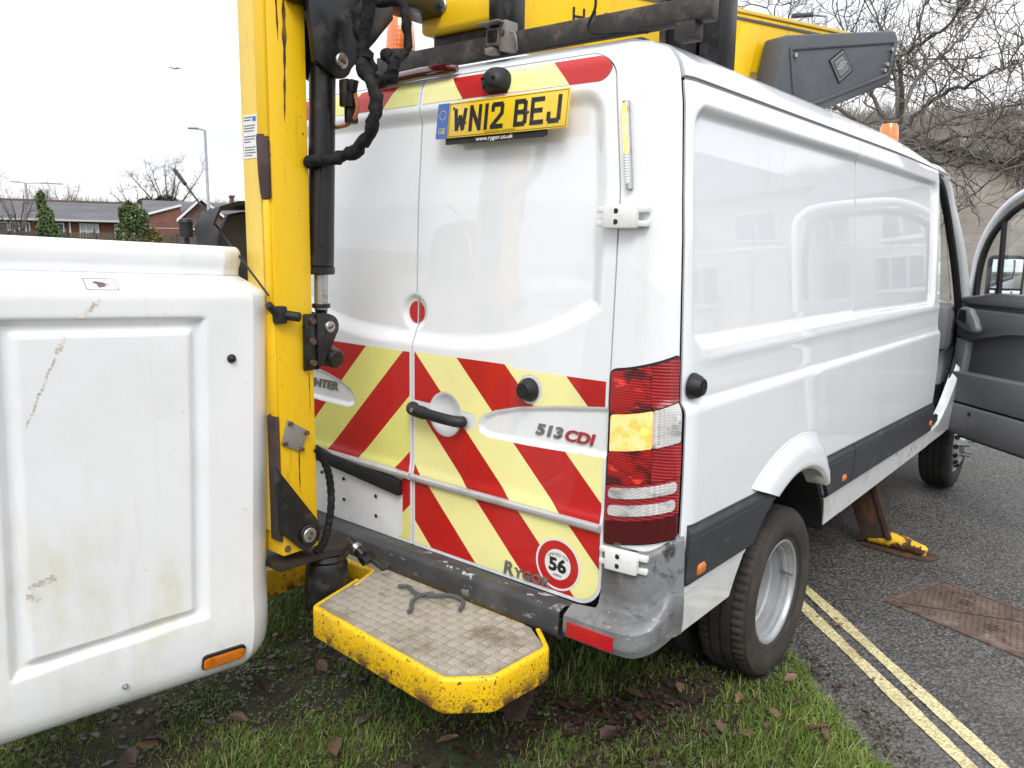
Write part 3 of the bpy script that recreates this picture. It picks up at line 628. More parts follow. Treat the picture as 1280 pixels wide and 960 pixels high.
def strip(Y0, Y1, msk=None):
    def f(Y, q, ins):
        z = zb(Y) + (zt(Y) - zb(Y)) * q; o = .003 + .013 * sstep(0, .10, q) * (1 - .75 * sstep(.86, .985, q)) - .002 * sstep(.78, .82, q)
        t = t_of(Y); return van_base(t, z) + van_norm(t, z) * (o - ins)[..., None]
    return skin_mesh('cladding_strip', ar(Y0, Y1, .012), np.concatenate([ar(0, .12, .02), ar(.12, .78, .06), ar(.78, 1.001, .02)]), f, clad, van, msk, .015)
s1 = strip(.080, .80, lambda Y, q: arch(Y, zb(Y) + (zt(Y) - zb(Y)) * q, .458) if True else None)
s2 = strip(1.0, 1.545, lambda Y, q: AND(arch(Y, zb(Y) + (zt(Y) - zb(Y)) * q, .458), Y - 1.02)); s3 = strip(1.551, 2.985)
def side_marker(Y, z, par, w=.045, h=.030):
    skin_mesh('marker_light', np.linspace(Y - w / 2, Y + w / 2, 9), np.linspace(z - h / 2, z + h / 2, 7), lambda y, q, i: van_base(t_of(y), q) + van_norm(t_of(y), q) * (.016 + .008 * sstep(0, .008, sd_rrect(y, q, Y - w / 2, Y + w / 2, z - h / 2, z + h / 2, .01)) - i)[..., None], amberm, par, lambda y, q: sd_rrect(y, q, Y - w / 2, Y + w / 2, z - h / 2, z + h / 2, .011), .012)
side_marker(.150, .684, s1, .05, .036); side_marker(1.435, .668, s2); side_marker(2.93, .650, s3)
# wheel arch flare
def fn_flare(s, j, ins):
    yo = .505 + (1.178 - .505) * s; zo = .185 + np.sqrt(.755 ** 2 - (yo - .89) ** 2); zo = zo - .075 * sstep(.86, 1.0, s) 
    yi = .690 + (1.205 - .690) * s; zi = .36 + np.sqrt(.455 ** 2 - (yi - .89) ** 2)
    k = np.minimum(j, 1); y = yo + (yi - yo) * k; z = zo + (zi - zo) * k; o = .0015 + .022 * sstep(0, .42, j) + .010 * k - .012 * sstep(.88, 1.0, j) - np.maximum(j - 1, 0) * .12
    p = van_base(t_of(y), z); p[..., 0] += o - ins; return p
skin_mesh('wheel_arch_flare', np.linspace(0, 1, 34), np.array([0, .05, .1, .16, .22, .3, .45, .6, .75, .86, .92, .96, 1.0, 1.4]), fn_flare, white, van, None, .03, angle=55)
n = 30
for X0, X1, cy, r in ((.42, .965, .89, .462), (.55, .90, 4.14, .43)):
    for sg in (1, -1):
        m = MB(); prof = [(cy + r * math.cos(a), .36 + r * math.sin(a)) for a in np.linspace(.22, math.pi - .22, n)]
        V = [(sg * X0, y, z) for y, z in prof] + [(sg * X1, y, z) for y, z in prof]
        m.add(V, [[i, i + 1, n + i + 1, n + i] for i in range(n - 1)]); m.add([(sg * X0, y, z) for y, z in prof], [list(range(n))]); P('wheel_arch_liner', m, black_p)
# roof
skin_mesh('roof_rail', ar(.060, 3.20, .03), np.concatenate([[2.013, 2.016], ar(2.02, 2.137, .006)]), fn_side(0, False), white, van, None, .015)
skin_mesh('roof_rail', ar(.060, 3.20, .03), np.concatenate([[2.013, 2.016], ar(2.02, 2.137, .006)]), lambda Y, z, i: fn_side(0, False)(Y, z, i) * np.array([-1, 1, 1]), white, van, None, .015)
def fn_roof(x, Y, ins):
    z = 2.1355 + .034 * (1 - (x / .74) ** 2) * sstep(.12, .6, Y); return np.stack([x, Y, z - zdrop(Y, z) - ins], -1)
skin_mesh('roof_panel', np.linspace(-.742, .742, 40), np.linspace(.152, 3.30, 70), fn_roof, white, van)
greyseal = mat('grey_gutter_seal', (.16, .165, .17), .6)
skin_mesh('gutter_seal', ar(.06, 3.5, .05), ar(1.985, 2.03, .009), fn_side(-.0045, False), greyseal, van)
skin_mesh('panel_seal', ar(1.535, 1.562, .005), ar(.66, 2.00, .012), fn_side(-.006, True), gasket, van)
skin_mesh('panel_seal', np.array([.03, .06, .09]), ar(.72, 2.02, .02), fn_side(-.030, True), gasket, van)
skin_mesh('side_panel', np.concatenate([ar(.056, .3, .02), ar(.3, 4.88, .04)]), ar(.485, 2.004, .03), fn_side_left(), white, van, lambda Y, z: AND(arch(Y, z), np.hypot(Y - 4.14, z - .36) - .43, 3.6 - Y + 0 * z + 9 * (z < 1.24)), .02)

# cab: roof front, pillars, nose, interior
A0, A1 = Vector((.868, 3.28, 2.005)), Vector((.935, 3.90, 1.27))
for sg in (1, -1):
    F_ = lambda p: Vector((p.x * sg, p.y, p.z))
    m = MB(); m.tube([F_(p) for p in bez([(.822, 2.95, 1.985), (.832, 3.16, 1.998), (.850, 3.32, 1.955), (.868, 3.45, 1.845), (.906, 3.66, 1.60), (.932, 3.87, 1.29), (.948, 3.93, 1.10), (.962, 3.93, .86)], 6)], [.052] * 12 + [.050, .048, .046, .044, .042, .040] + [.038] * 25, 14); P('roof_pillar', m, white)
    m = MB(); m.tube([F_(p) for p in bez([(.858, 2.925, 1.93), (.862, 3.16, 1.965), (.866, 3.36, 1.865), (.890, 3.60, 1.58), (.912, 3.80, 1.27), (.928, 3.85, 1.0), (.940, 3.66, .78), (.945, 3.42, .62), (.946, 3.1, .60), (.945, 3.0, .72), (.945, 3.03, 1.1), (.925, 2.99, 1.55), (.88, 2.93, 1.90)], 6)], .022, 8); P('door_opening_seal', m, gasket)
# sill front corner and wing
WING = [(3.00, .487), (3.20, .487), (3.72, .487), (4.95, .46), (4.98, .95), (4.75, 1.10), (4.30, 1.26), (3.93, 1.27), (3.89, 1.05), (3.80, .92), (3.64, .79), (3.45, .665), (3.26, .58), (3.12, .565), (3.00, .56)]
skin_mesh('front_wing', ar(3.0, 4.99, .012), ar(.45, 1.30, .012), lambda Y, z, i: fn_side(-.004, False)(Y, z, i), white, van, lambda Y, z: AND(sd_poly(Y, z, WING), np.hypot(Y - 4.14, z - .36) - .42), .05)
m = MB(); m.prism([(3.05, .56), (3.5, .56), (3.5, .50), (3.05, .50)], lambda u, v, d: Vector((d, u, v)), .55, .955, .01); P('cab_step', m, white_trim)
m = MB()
m.prism([(3.9, 1.26), (4.5, 1.20), (4.90, 1.06), (5.02, .90), (5.04, .5), (4.9, .45), (3.9, .45)], lambda u, v, d: Vector((d, u, v)), -.86, .86, .05); P('bonnet', m, white)
m = MB(); m.prism([(3.34, 2.0), (3.97, 1.26), (3.99, 1.27), (3.36, 2.01)], lambda u, v, d: Vector((d, u, v)), -.84, .84); P('windscreen', m, glass)
m = MB(); m.box((0, 3.86, 1.10), (1.80, .34, .30), .06); m.box((.42, 3.68, 1.16), (.40, .14, .12), .04); P('dashboard', m, trimm)
m = MB(); m.lathe([(-.015, .19), (0, .205), (.015, .19), (0, .175), (-.015, .19)], (0, 0, 0), 'Z', 32)
for a in (.5, 2.6, 4.7): m.box((math.cos(a) * .09, math.sin(a) * .09, 0), (.18, .03, .015), .004, Matrix.Rotation(a, 3, 'Z'))
o = P('steering_wheel', m, black_p); o.data.transform(Matrix.Translation((.44, 3.56, 1.22)) @ Matrix.Rotation(R(-62), 4, 'X') @ Matrix.Translation((0, .9, 0)))
o.location = (0, 0, 0); o.data.transform(Matrix.Translation((0, -.9, 0)))
for X in (.46, -.42):
    m = MB(); m.box((X, 3.22, .92), (.50, .50, .16), .05); m.box((X, 3.02, 1.28), (.48, .14, .66), .05, Matrix.Rotation(R(-10), 3, 'X')); m.box((X, 2.97, 1.70), (.28, .10, .20), .04); P('seat', m, trimm)
m = MB(); m.box((0, 3.30, .60), (1.78, 1.3, .10), .01); m.box((0, 2.72, 1.30), (1.74, .03, 1.35), .01); P('cab_floor', m, black_p)
m = MB(); m.box((0, 2.5, .44), (1.30, 4.4, .12), .02); m.box((.55, 2.2, .42), (.08, 2.0, .16), .01); m.box((-.55, 2.2, .42), (.08, 2.0, .16), .01); m.cyl((-.8, .89, .35), (.8, .89, .35), .07); m.cyl((0, .89, .35), (0, .89, .34), .15, .15); m.cyl((-.8, 4.14, .312), (.8, 4.14, .312), .06); P('chassis', m, rusty)

# wheels
TY = [(-.070, .216), (-.088, .230), (-.099, .262), (-.103, .292), (-.098, .318), (-.088, .336), (-.080, .3435), (-.074, .3475), (-.050, .349), (-.046, .349), (-.045, .341), (-.037, .341), (-.036, .3495), (-.006, .3495), (-.005, .341), (.005, .341), (.006, .3495), (.036, .3495), (.037, .341), (.045, .341), (.046, .349), (.050, .349), (.074, .3475), (.080, .3435), (.088, .336), (.098, .318), (.103, .292), (.099, .262), (.088, .230), (.070, .216)]
WS = .89
TY = [(a * .96, b * WS) for a, b in TY]
def tyre(c, name, par, detail=True):
    n = 192 if detail else 48
    def md(j, k, r):
        if detail and k % 3 == 0 and (5 <= j <= 9 or 20 <= j <= 24): return r - (.006 if j in (6, 7, 8, 9, 20, 21, 22, 23) else .002)
        return r
    m = MB(); m.lathe(TY, c, 'X', n, md); return m.build(name, rubber, par, 50)
def rear_wheel(sg, name='wheel'):
    c = (sg * .885, .89, .35); r = MB(); f = lambda pr: [(sg * a, b * WS * 1.03) for a, b in pr]
    # dished twin-wheel rim, deep barrel stepped towards the disc
    r.lathe(f([(.066, .220), (.077, .212), (.0795, .205), (.076, .197), (.066, .193), (.062, .189), (.050, .188), (.046, .178), (.036, .177), (.033, .184), (.022, .183), (.018, .173), (-.002, .171), (-.008, .164), (-.036, .161), (-.042, .168), (-.052, .160), (-.075, .152), (-.082, .140), (-.080, .120), (-.068, .104), (-.070, .070), (-.03, .064), (-.028, .0)]), c, 'X', 96)
    root = r.build(name, silver, van)
    tyre(c, 'tyre', root)
    m = MB(); m.lathe([(sg * a * .96, b * WS) for a, b in [(.0785, .211), (.0845, .222), (.0890, .236), (.0952, .250), (.1006, .264), (.1046, .292), (.0998, .3165), (.0910, .333)]], c, 'X', 96); m.build('sidewall', sidewall, root)
    tyre((sg * .64, .89, .35), 'tyre', root, False)
    for k in range(6):
        a = k * math.pi / 3 + .3; p = Vector((c[0] - sg * .068, c[1] + .088 * math.cos(a), c[2] + .088 * math.sin(a))); MB().cyl(p, p + Vector((sg * .03, 0, 0)), .014, .013, 6).build('wheel_nut', steel, root)
    a = .1; p = Vector((c[0] + sg * .03, c[1] + .167 * math.cos(a), c[2] + .167 * math.sin(a))); MB().tube([p, p + Vector((sg * .02, -.012, 0)), p + Vector((sg * .05, -.02, 0))], [.006, .006, .005], 8).build('valve', steel, root)
    return root
rear_wheel(1); rear_wheel(-1)
def front_wheel(sg):
    c = (sg * .865, 4.14, .312); f = lambda pr: [(sg * a, b * WS) for a, b in pr]; r = MB()
    r.lathe(f([(.066, .236), (.080, .232), (.084, .224), (.078, .214), (.060, .208), (.055, .200), (.095, .185), (.108, .165), (.112, .135), (.106, .118), (.106, .075), (.135, .068), (.137, .0)]), c, 'X', 60); root = r.build('wheel', silver, van)
    tyre(c, 'tyre', root)
    for k in range(16):
        a = k * math.pi / 8; p = Vector((c[0] + sg * .098, c[1] + .158 * math.cos(a), c[2] + .158 * math.sin(a))); q = Vector((sg * .008, .006 * math.cos(a), .006 * math.sin(a))); MB().cyl(p - q, p + q, .016, .016, 12).build('hand_hole', hole, root)
    for k in range(6):
        a = k * math.pi / 3; p = Vector((c[0] + sg * .106, c[1] + .086 * math.cos(a), c[2] + .086 * math.sin(a))); MB().cyl(p, p + Vector((sg * .035, 0, 0)), .015, .013, 6).cyl(p + Vector((sg * .035, 0, 0)), p + Vector((sg * .06, 0, 0)), .008, .008, 8).build('wheel_nut', steel, root)
front_wheel(1); front_wheel(-1)

# open cab door, hinged at the front pillar
HX, HY, PHI = .975, 3.87, R(48)
dl = Vector((math.sin(PHI), -math.cos(PHI), 0)); dn = Vector((math.cos(PHI), math.sin(PHI), 0))     # along the door, outward
DP = lambda l, z, d=0: Vector((HX, HY, 0)) + dl * l + dn * d + Vector((0, 0, z))                       # d > 0 is the outer skin side
m = MB(); m.prism([(.03, .56), (.11, .44), (1.02, .44), (1.06, .8), (1.05, 1.28), (.0, 1.28), (-.01, .9)], DP, -.02, .04, .008)
door = m.build('cab_door', white, van)
m = MB(); m.tube(bez([DP(l, z, .005) for l, z in [(.0, 1.18), (-.008, 1.30), (.0, 1.45), (.020, 1.58), (.085, 1.72), (.19, 1.838), (.33, 1.917), (.5, 1.95), (.85, 1.955), (.98, 1.92), (1.04, 1.8), (1.06, 1.28)]], 5), .025, 12); m.build('window_frame', white, door)
m = MB(); m.tube(bez([DP(l, z, -.012) for l, z in [(.052, 1.28), (.050, 1.36), (.056, 1.46), (.078, 1.57), (.135, 1.685), (.235, 1.785), (.345, 1.850), (.5, 1.885), (.84, 1.89), (.95, 1.84), (1.0, 1.6), (1.0, 1.28)]], 4), .021, 8); m.build('window_seal', gasket, door)
m = MB(); m.tube([DP(.238, 1.28, -.012), DP(.212, 1.78, -.012)], .016, 8); m.build('window_bar', gasket, door)
m = MB(); m.prism([(.045, 1.29), (.06, 1.50), (.135, 1.685), (.235, 1.785), (.345, 1.850), (.84, 1.885), (.99, 1.80), (1.0, 1.29)], DP, -.002, .002); m.build('window_pane', glass, door)
tm = MB(); tm.prism([(.03, .57), (.13, .465), (1.0, .465), (1.03, .8), (1.03, 1.285), (.03, 1.285), (.0, 1.2), (.015, .9)], DP, -.045, -.021, .008); trim = tm.build('door_trim', trimm, door)
m = MB(); m.prism([(-.01, 1.262), (1.03, 1.262), (1.03, 1.345), (.30, 1.338), (.0, 1.300)], DP, -.080, -.016, .014); m.build('trim_cap', trim_l, door)
m = MB(); m.prism([(.0, 1.06), (.115, 1.03), (.44, 1.13), (1.0, 1.13), (1.0, 1.235), (.0, 1.235)], DP, -.085, -.045, .018); m.build('trim_ledge', trimm, door)
m = MB(); m.prism([(.035, 1.14), (.045, 1.225), (.075, 1.245), (.150, 1.240), (.195, 1.175), (.235, 1.120), (.215, 1.090), (.155, 1.095), (.09, 1.12)], DP, -.125, -.084, .014); m.build('door_release', trim_l, door)
m = MB(); m.prism([(.060, 1.165), (.135, 1.150), (.125, 1.225), (.068, 1.228)], DP, -.129, -.1255); m.build('release_hollow', gasket, door)
m = MB(); m.prism([(.02, .83), (.105, .83), (.125, 1.035), (.03, 1.05)], DP, -.10, -.044, .01); m.build('pocket_side', trim_l, door)
m = MB(); m.prism([(.025, .665), (1.0, .665), (1.0, .865), (.02, .845)], DP, -.150, -.044, .015); m.build('upper_bin', trimm, door)
m = MB(); m.prism([(.11, .465), (1.0, .465), (1.0, .655), (.04, .655), (.04, .56)], DP, -.165, -.044, .018); m.build('lower_bin', trimm, door)
m = MB(); m.cyl(DP(.30, .615, -.163), DP(.30, .615, -.169), .013, .013, 18); m.build('bin_hole', gasket, door)
m = MB(); m.cyl(DP(.075, .625, -.163), DP(.075, .625, -.169), .006, .006, 10); m.build('bin_screw', gasket, door)
m = MB(); m.prism([(.10, .425), (1.03, .425), (1.03, .462), (.10, .462)], DP, -.06, .03, .006); m.build('bottom_seal', greyp, door)
# mirror on the outside of the door
mc = Vector((1.115, 4.06, 1.425)); mr = Matrix.Rotation(R(16), 3, 'Z')
m = MB(); m.box(mc, (.205, .10, .27), .035, mr, 3); m.tube([mc + Vector((-.06, .02, -.10)), DP(.05, 1.27, .04)], .025, 8); mir = m.build('door_mirror', black_p, door)
m = MB(); b_ = mr @ Vector((0, -.0515, .02)); m.box(mc + b_, (.165, .004, .18), .0015, mr); m.build('mirror_glass', mirrorm, door)
m = MB(); b_ = mr @ Vector((0, -.0515, -.105)); m.box(mc + b_, (.165, .004, .045), .0015, mr); m.build('mirror_glass', mirrorm, door)

# ------------------------------------------------------------------ aerial lift folded over the roof
lift = thing('aerial_lift', 'yellow folded aerial lift with black hydraulic ram, mounted over the white van roof', 'aerial lift', (-.05, -.45, .60))
def PL(name, mb, m, parent=None, angle=35): return mb.build(name, m, parent or lift, angle)
mx0, mx1, my0, my1 = -.122, 0., -.524, -.398
m = MB(); m.box(((mx0 + mx1) / 2, (my0 + my1) / 2, 1.60), (mx1 - mx0, my1 - my0, 1.90), .006); mast = PL('mast', m, yellow)
m = MB(); m.box((-.081, my0 - .003, 1.62), (.080, .008, 1.80), .002); m.build('mast_side_plate', yellow_pale, mast)
m = MB(); m.box((-.021, my0 - .005, 2.20), (.042, .012, .70), .003); m.box((-.019, my0 - .004, 1.535), (.026, .010, .30), .003); m.box((-.021, my0 - .004, 1.22), (.040, .010, .29), .003); m.build('mast_corner_strip', yellow, mast)['kind'] = 'stuff'
m = MB(); m.prism([(-.045, 1.85), (-.044, 1.86), (-.012, 1.858), (.003, 1.84), (.004, 1.69), (-.028, 1.685), (-.036, 1.70), (-.042, 1.76)], lambda u, v, d: Vector((u, my0 - d, v)), .002, .013, .002); m.build('wear_strip', brown_edge, mast)
m = MB(); m.prism([(-.044, 1.074), (-.03, 1.082), (-.012, 1.07), (.003, 1.078), (.003, .70), (-.044, .70)], lambda u, v, d: Vector((u, my0 - d, v)), .002, .012, .002); m.build('wear_strip', brown_edge, mast)
m = MB(); m.prism([(-.112, 1.796), (-.046, 1.798), (-.045, 1.912), (-.111, 1.913)], lambda u, v, d: Vector((u, my0 - .007 - d, v)), 0, .0012); lab = m.build('instruction_label', paper, mast)
for k, w in enumerate((.040, .034, .0, .054, .050, .046, .0, .055, .05, .03, .0, .053, .048, .052, .036)):
    if w: MB().box((-.108 + w / 2, my0 - .0086, 1.906 - k * .0072), (w, .0006, .0022)).build('print_line', ink if k < 2 else greyp, lab)
MB().box((-.058, my0 - .0086, 1.901), (.016, .0006, .012)).build('print_logo', blueb, lab)
m = MB(); m.prism([(-.512, 1.052), (-.462, 1.040), (-.428, 1.012), (-.478, .965), (-.522, .995)], lambda u, v, d: Vector((d, u, v)), .0, .006, .001)
m2 = MB(); m2.prism([(-.498, 1.064), (-.428, 1.018), (-.456, .958), (-.521, .992)], lambda u, v, d: Vector((d, u, v)), .0005, .007, .001); dp = m2.build('cover_plate', zinc, mast); m.bm.free()
for y, z in ((-.493, 1.052), (-.437, 1.015), (-.456, .968), (-.512, .995)): MB().cyl((.006, y, z), (.016, y, z), .0075, .0065, 6).build('plate_bolt', boltm, dp)
m = MB(); m.prism([(-.436, 1.366), (-.390, 1.366), (-.392, 1.200), (-.439, 1.200)], lambda u, v, d: Vector((d, u, v)), .0005, .014, .004); rb = PL('ram_bracket', m, black_s)
for z in (1.345, 1.285, 1.222): MB().cyl((.013, -.413, z), (.025, -.413, z), .011, .0095, 6).build('bracket_bolt', boltm, rb)
EAR = [(-.398, 1.365), (-.372, 1.368)] + [(-.352 + .034 * math.cos(a), 1.325 + .036 * math.sin(a)) for a in np.linspace(1.6, -1.0, 10)] + [(-.372, 1.22), (-.398, 1.20)]
for x0, x1 in ((-.052, -.042), (.010, .020)):
    m = MB(); m.prism(EAR, lambda u, v, d: Vector((d, u, v)), x0, x1, .002); m.build('bracket_ear', black_s, rb)
MB().cyl((-.055, -.356, 1.325), (.030, -.356, 1.325), .017, n=20, bev=.002).build('bracket_pin', steel, rb); MB().box((.031, -.356, 1.325), (.004, .018, .007), .001, Matrix.Rotation(.4, 3, 'X')).build('pin_key', boltm, rb)
m = MB(); m.cyl((-.02, -.335, 1.235), (.03, -.335, 1.225), .034, .028, 20, .004); m.build('bracket_boss', black_s, rb)
ra, rbm = Vector((-.008, -.336, 2.09)), Vector((-.008, -.358, 1.50))
m = MB(); m.cyl(ra, rbm, .0375, n=32, bev=.003); m.cyl(rbm, rbm + Vector((0, 0, -.022)), .040, n=32, bev=.002); m.tube([ra + Vector((.030, -.022, -.1)), rbm + Vector((.030, -.022, .06))], .006, 8); ram = PL('hydraulic_ram', m, black_s)
m = MB(); m.cyl(rbm, Vector((-.008, -.362, 1.375)), .020, n=24); m.build('ram_rod', steel, ram)
m = MB(); m.cyl(Vector((-.008, -.361, 1.392)), Vector((-.008, -.361, 1.380)), .027, n=20); m.tube([(-.008, -.361, 1.38), (-.012, -.358, 1.35), (-.014, -.356, 1.325)], [.020, .015, .018], 14); m.build('rod_eye', black_s, ram)
TRI = [(-.425, 2.23), (-.405, 2.06), (-.375, 2.05)] + [(-.322 + .045 * math.cos(a), 2.072 + .045 * math.sin(a)) for a in np.linspace(-2.2, -.1, 8)] + [(-.19, 2.15), (-.118, 2.226), (-.118, 2.27)]
m = MB(); m.prism(TRI, lambda u, v, d: Vector((d, u, v)), .030, .050, .003); tri = PL('pivot_plate', m, black_s)
m = MB(); m.prism(TRI, lambda u, v, d: Vector((d, u, v)), -.075, -.060, .003); m.build('pivot_plate_back', black_s, tri)
MB().cyl((-.08, -.316, 2.075), (.058, -.316, 2.075), .021, n=24, bev=.003).build('pivot_pin', steel, tri); MB().box((.059, -.316, 2.075), (.004, .020, .008), .001, Matrix.Rotation(-.5, 3, 'X')).build('pin_key', boltm, tri)
m = MB(); m.box((-.035, -.14, 2.330), (.13, .62, .085), .008); m.box((-.006, -.41, 2.29), (.09, .118, .16), .01); PL('upper_link', m, black_s)
def stain(name, fn, m_, par, a0, a1, b0, b1, msk):
    return skin_mesh(name, np.linspace(a0, a1, 40), np.linspace(b0, b1, 120), fn, m_, par, msk)
rustdrip = mat('rust_drip', (.055, .022, .010), .85, layers=(dict(c=(.22, .10, .015), s=40, st=(1, 1, .3), lo=.45, hi=.65, d=6),))
def drip(yc, zt_, ln, w, seed):
    def f(y, z):
        t = np.clip((zt_ - z) / ln, 0, 1); ww = w * (1 - t) ** .6 * (.65 + .35 * np.sin(z * 70 + seed) * np.sin(z * 31 + seed * 2)); return np.minimum(ww - np.abs(y - yc - .004 * np.sin(z * 9 + seed)), z - (zt_ - ln))
    stain('rust_stain', lambda y, z, i: np.stack([0 * y + .0006, y, z], -1), rustdrip, mast, yc - .03, yc + .03, zt_ - ln, zt_, f)
drip(-.472, 2.30, .42, .011, 1.); drip(-.492, 2.30, .20, .007, 2.); drip(-.456, .965, .14, .004, 3.); drip(-.42, 1.19, .12, .003, 4.)
# boom
by = R(21.3); bu = Vector((math.sin(by), math.cos(by), 0)); bn = Vector((math.cos(by), -math.sin(by), 0)); B0 = Vector((.285, .15, 0))
BP = lambda u, d, z: B0 + bu * u + bn * d + Vector((0, 0, z))
def bbox(mb, u0, u1, d0, d1, z0, z1, bev=.004, z0b=None, z1b=None):
    z0b = z0 if z0b is None else z0b; z1b = z1 if z1b is None else z1b
    V = [BP(u, d, z) for u, za, zc in ((u0, z0, z1), (u1, z0b, z1b)) for d in (d0, d1) for z in (za, zc)]
    b = bmesh.new(); vs = [b.verts.new(v) for v in V]
    for f in ((0, 1, 3, 2), (4, 6, 7, 5), (0, 4, 5, 1), (2, 3, 7, 6), (0, 2, 6, 4), (1, 5, 7, 3)): b.faces.new([vs[i] for i in f])
    if bev: bmesh.ops.bevel(b, geom=list(b.edges), offset=bev, segments=2, affect='EDGES', profile=.5)
    mb.bmerge(b)
m = MB(); bbox(m, .0, 1.72, -.36, -.125, 2.245, 2.450, .006, 2.245, 2.450); boom = PL('boom', m, yellow)
m = MB(); bbox(m, .10, 1.75, -.365, -.119, 2.450, 2.463, .002, 2.450, 2.463); m.build('boom_top_flange', yellow_pale, boom)
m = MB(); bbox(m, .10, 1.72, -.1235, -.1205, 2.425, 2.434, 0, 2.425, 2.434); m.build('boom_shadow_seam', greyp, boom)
for tx, u0, sz in (('H I F', .30, .085), ('T E', .80, .085)):
    text_obj('boom_lettering', tx, sz, lambda a, b, d, u0=u0: BP(u0 + a, -.1235 + d, 2.30 + b), ink, boom, None, .0008)
m = MB(); m.box((.080, .165, 2.292), (.31, .11, .10), .018, seg=3); be = PL('boom_end', m, yellow)
MB().cyl((.03, .112, 2.318), (.03, .102, 2.318), .021, n=24, bev=.003).build('end_bolt', steel, be); MB().box((.03, .1005, 2.318), (.020, .003, .006), .001, Matrix.Rotation(.5, 3, 'Y')).build('bolt_key', boltm, be)
m = MB(); m.box((-.122, .17, 2.362), (.12, .13, .085), .012, seg=3); PL('end_cap', m, fibre)
m = MB(); m.box((.266, .150, 2.285), (.046, .12, .17), .004); PL('boom_clamp', m, black_s)
# roof beam and posts
m = MB(); m.box((.32, .155, 2.178), (1.26, .055, .058), .006); m.box((.10, .175, 2.225), (.30, .05, .035), .004); beam = PL('cross_beam', m, beam_s)
for X in (-.28, .88): MB().box((X, .155, 2.135), (.06, .05, .06), .004).build('beam_foot', beam_s, beam)
m = MB(); m.prism([(.630, 2.14), (.735, 2.12), (.74, 2.72), (.620, 2.72)], lambda u, v, d: Vector((u, d, v)), .48, .61, .006); p1 = PL('support_post', m, black_s)
m = MB(); m.prism([(.612, 2.16), (.632, 2.14), (.632, 2.72), (.602, 2.72)], lambda u, v, d: Vector((u, d, v)), .472, .482, .002); m.build('post_flange', rusty, p1)
m = MB(); m.prism([(.752, 2.12), (.822, 2.10), (.816, 2.72), (.752, 2.72)], lambda u, v, d: Vector((u, d, v)), .46, .58, .012); PL('support_post', m, black_s)
m = MB(); m.tube(bez([(.60, .13, 2.27), (.615, .11, 2.22), (.60, .10, 2.17), (.63, .10, 2.148), (.70, .11, 2.142), (.78, .12, 2.135)], 6), .004, 6); PL('cable', m, hosem)
# grey knuckle cover with diamond emblem
cu = R(21.3); CP = lambda u, z, d=0: Vector((.72, 1.27, 0)) + bu * u + bn * d + Vector((0, 0, z))
COV = [(-.03, 2.362), (.592, 2.462), (.618, 2.43), (.588, 2.255), (.24, 2.128), (.0, 2.06), (-.09, 2.09)]
m = MB(); m.prism(COV, CP, -.11, .0, .010); cov = PL('knuckle_cover', m, greyp)
m = MB()
OUTL = [(-.005, 2.315), (.59, 2.418), (.565, 2.288), (.20, 2.152), (.04, 2.105)]
for i in range(5):
    a, b = OUTL[i], OUTL[(i + 1) % 5]; d_ = Vector((b[0] - a[0], b[1] - a[1])).normalized(); n_ = Vector((-d_.y, d_.x)) * .006
    m.prism([(a[0] - n_.x, a[1] - n_.y), (b[0] - n_.x, b[1] - n_.y), (b[0] + n_.x, b[1] + n_.y), (a[0] + n_.x, a[1] + n_.y)], CP, .0005, .006 + i * .0002, .002)
m.build('cover_rib', greyp, cov)
DI = [(.282, 2.352), (.352, 2.278), (.276, 2.220), (.208, 2.300)]
def dia(s, off, th, nm, mm, par):
    c = (.279, 2.287); q = MB(); q.prism([(c[0] + (a - c[0]) * s, c[1] + (b - c[1]) * s) for a, b in DI], CP, off, off + th); return q.build(nm, mm, par)
greylogo = mat('grey_emblem', (.16, .165, .17), .5)
paleline = mat('pale_emblem_line', (.34, .35, .36), .5)
dia(1.0, .0005, .003, 'emblem', gasket, cov); dia(.86, .0036, .001, 'emblem_line', paleline, cov); dia(.80, .0047, .0008, 'emblem_field', greyp, cov); dia(.56, .0056, .0008, 'emblem_line', paleline, cov); dia(.50, .0065, .0008, 'emblem_field', greylogo, cov)
for q in (.30, -.1, -.5):
    c0 = (.279 + q * .02, 2.287 + q * .03); MB().prism([(c0[0] - .018, c0[1] - .004), (c0[0] + .018, c0[1] + .006), (c0[0] + .018, c0[1] + .012), (c0[0] - .018, c0[1] + .002)], CP, .0074, .0079).build('emblem_print', paleline, cov)
for u, z in ((.02, 2.295), (.572, 2.385), (.55, 2.325), (.54, 2.30)): MB().cyl(CP(u, z, .0), CP(u, z, .010), .010, .008, 12).build('cover_screw', steel, cov)
m = MB(); m.prism([(-.26, 2.14), (-.16, 2.405), (-.06, 2.40), (-.13, 2.14)], lambda u, v, d: CP(u, v, d), -.135, -.095, .006); PL('knuckle_plate', m, yellow)
m = MB(); m.prism([(-.40, 2.13), (-.36, 2.23), (-.30, 2.22), (-.25, 2.12)], lambda u, v, d: CP(u, v, d), -.19, -.13, .006); PL('boom_rest', m, black_s)
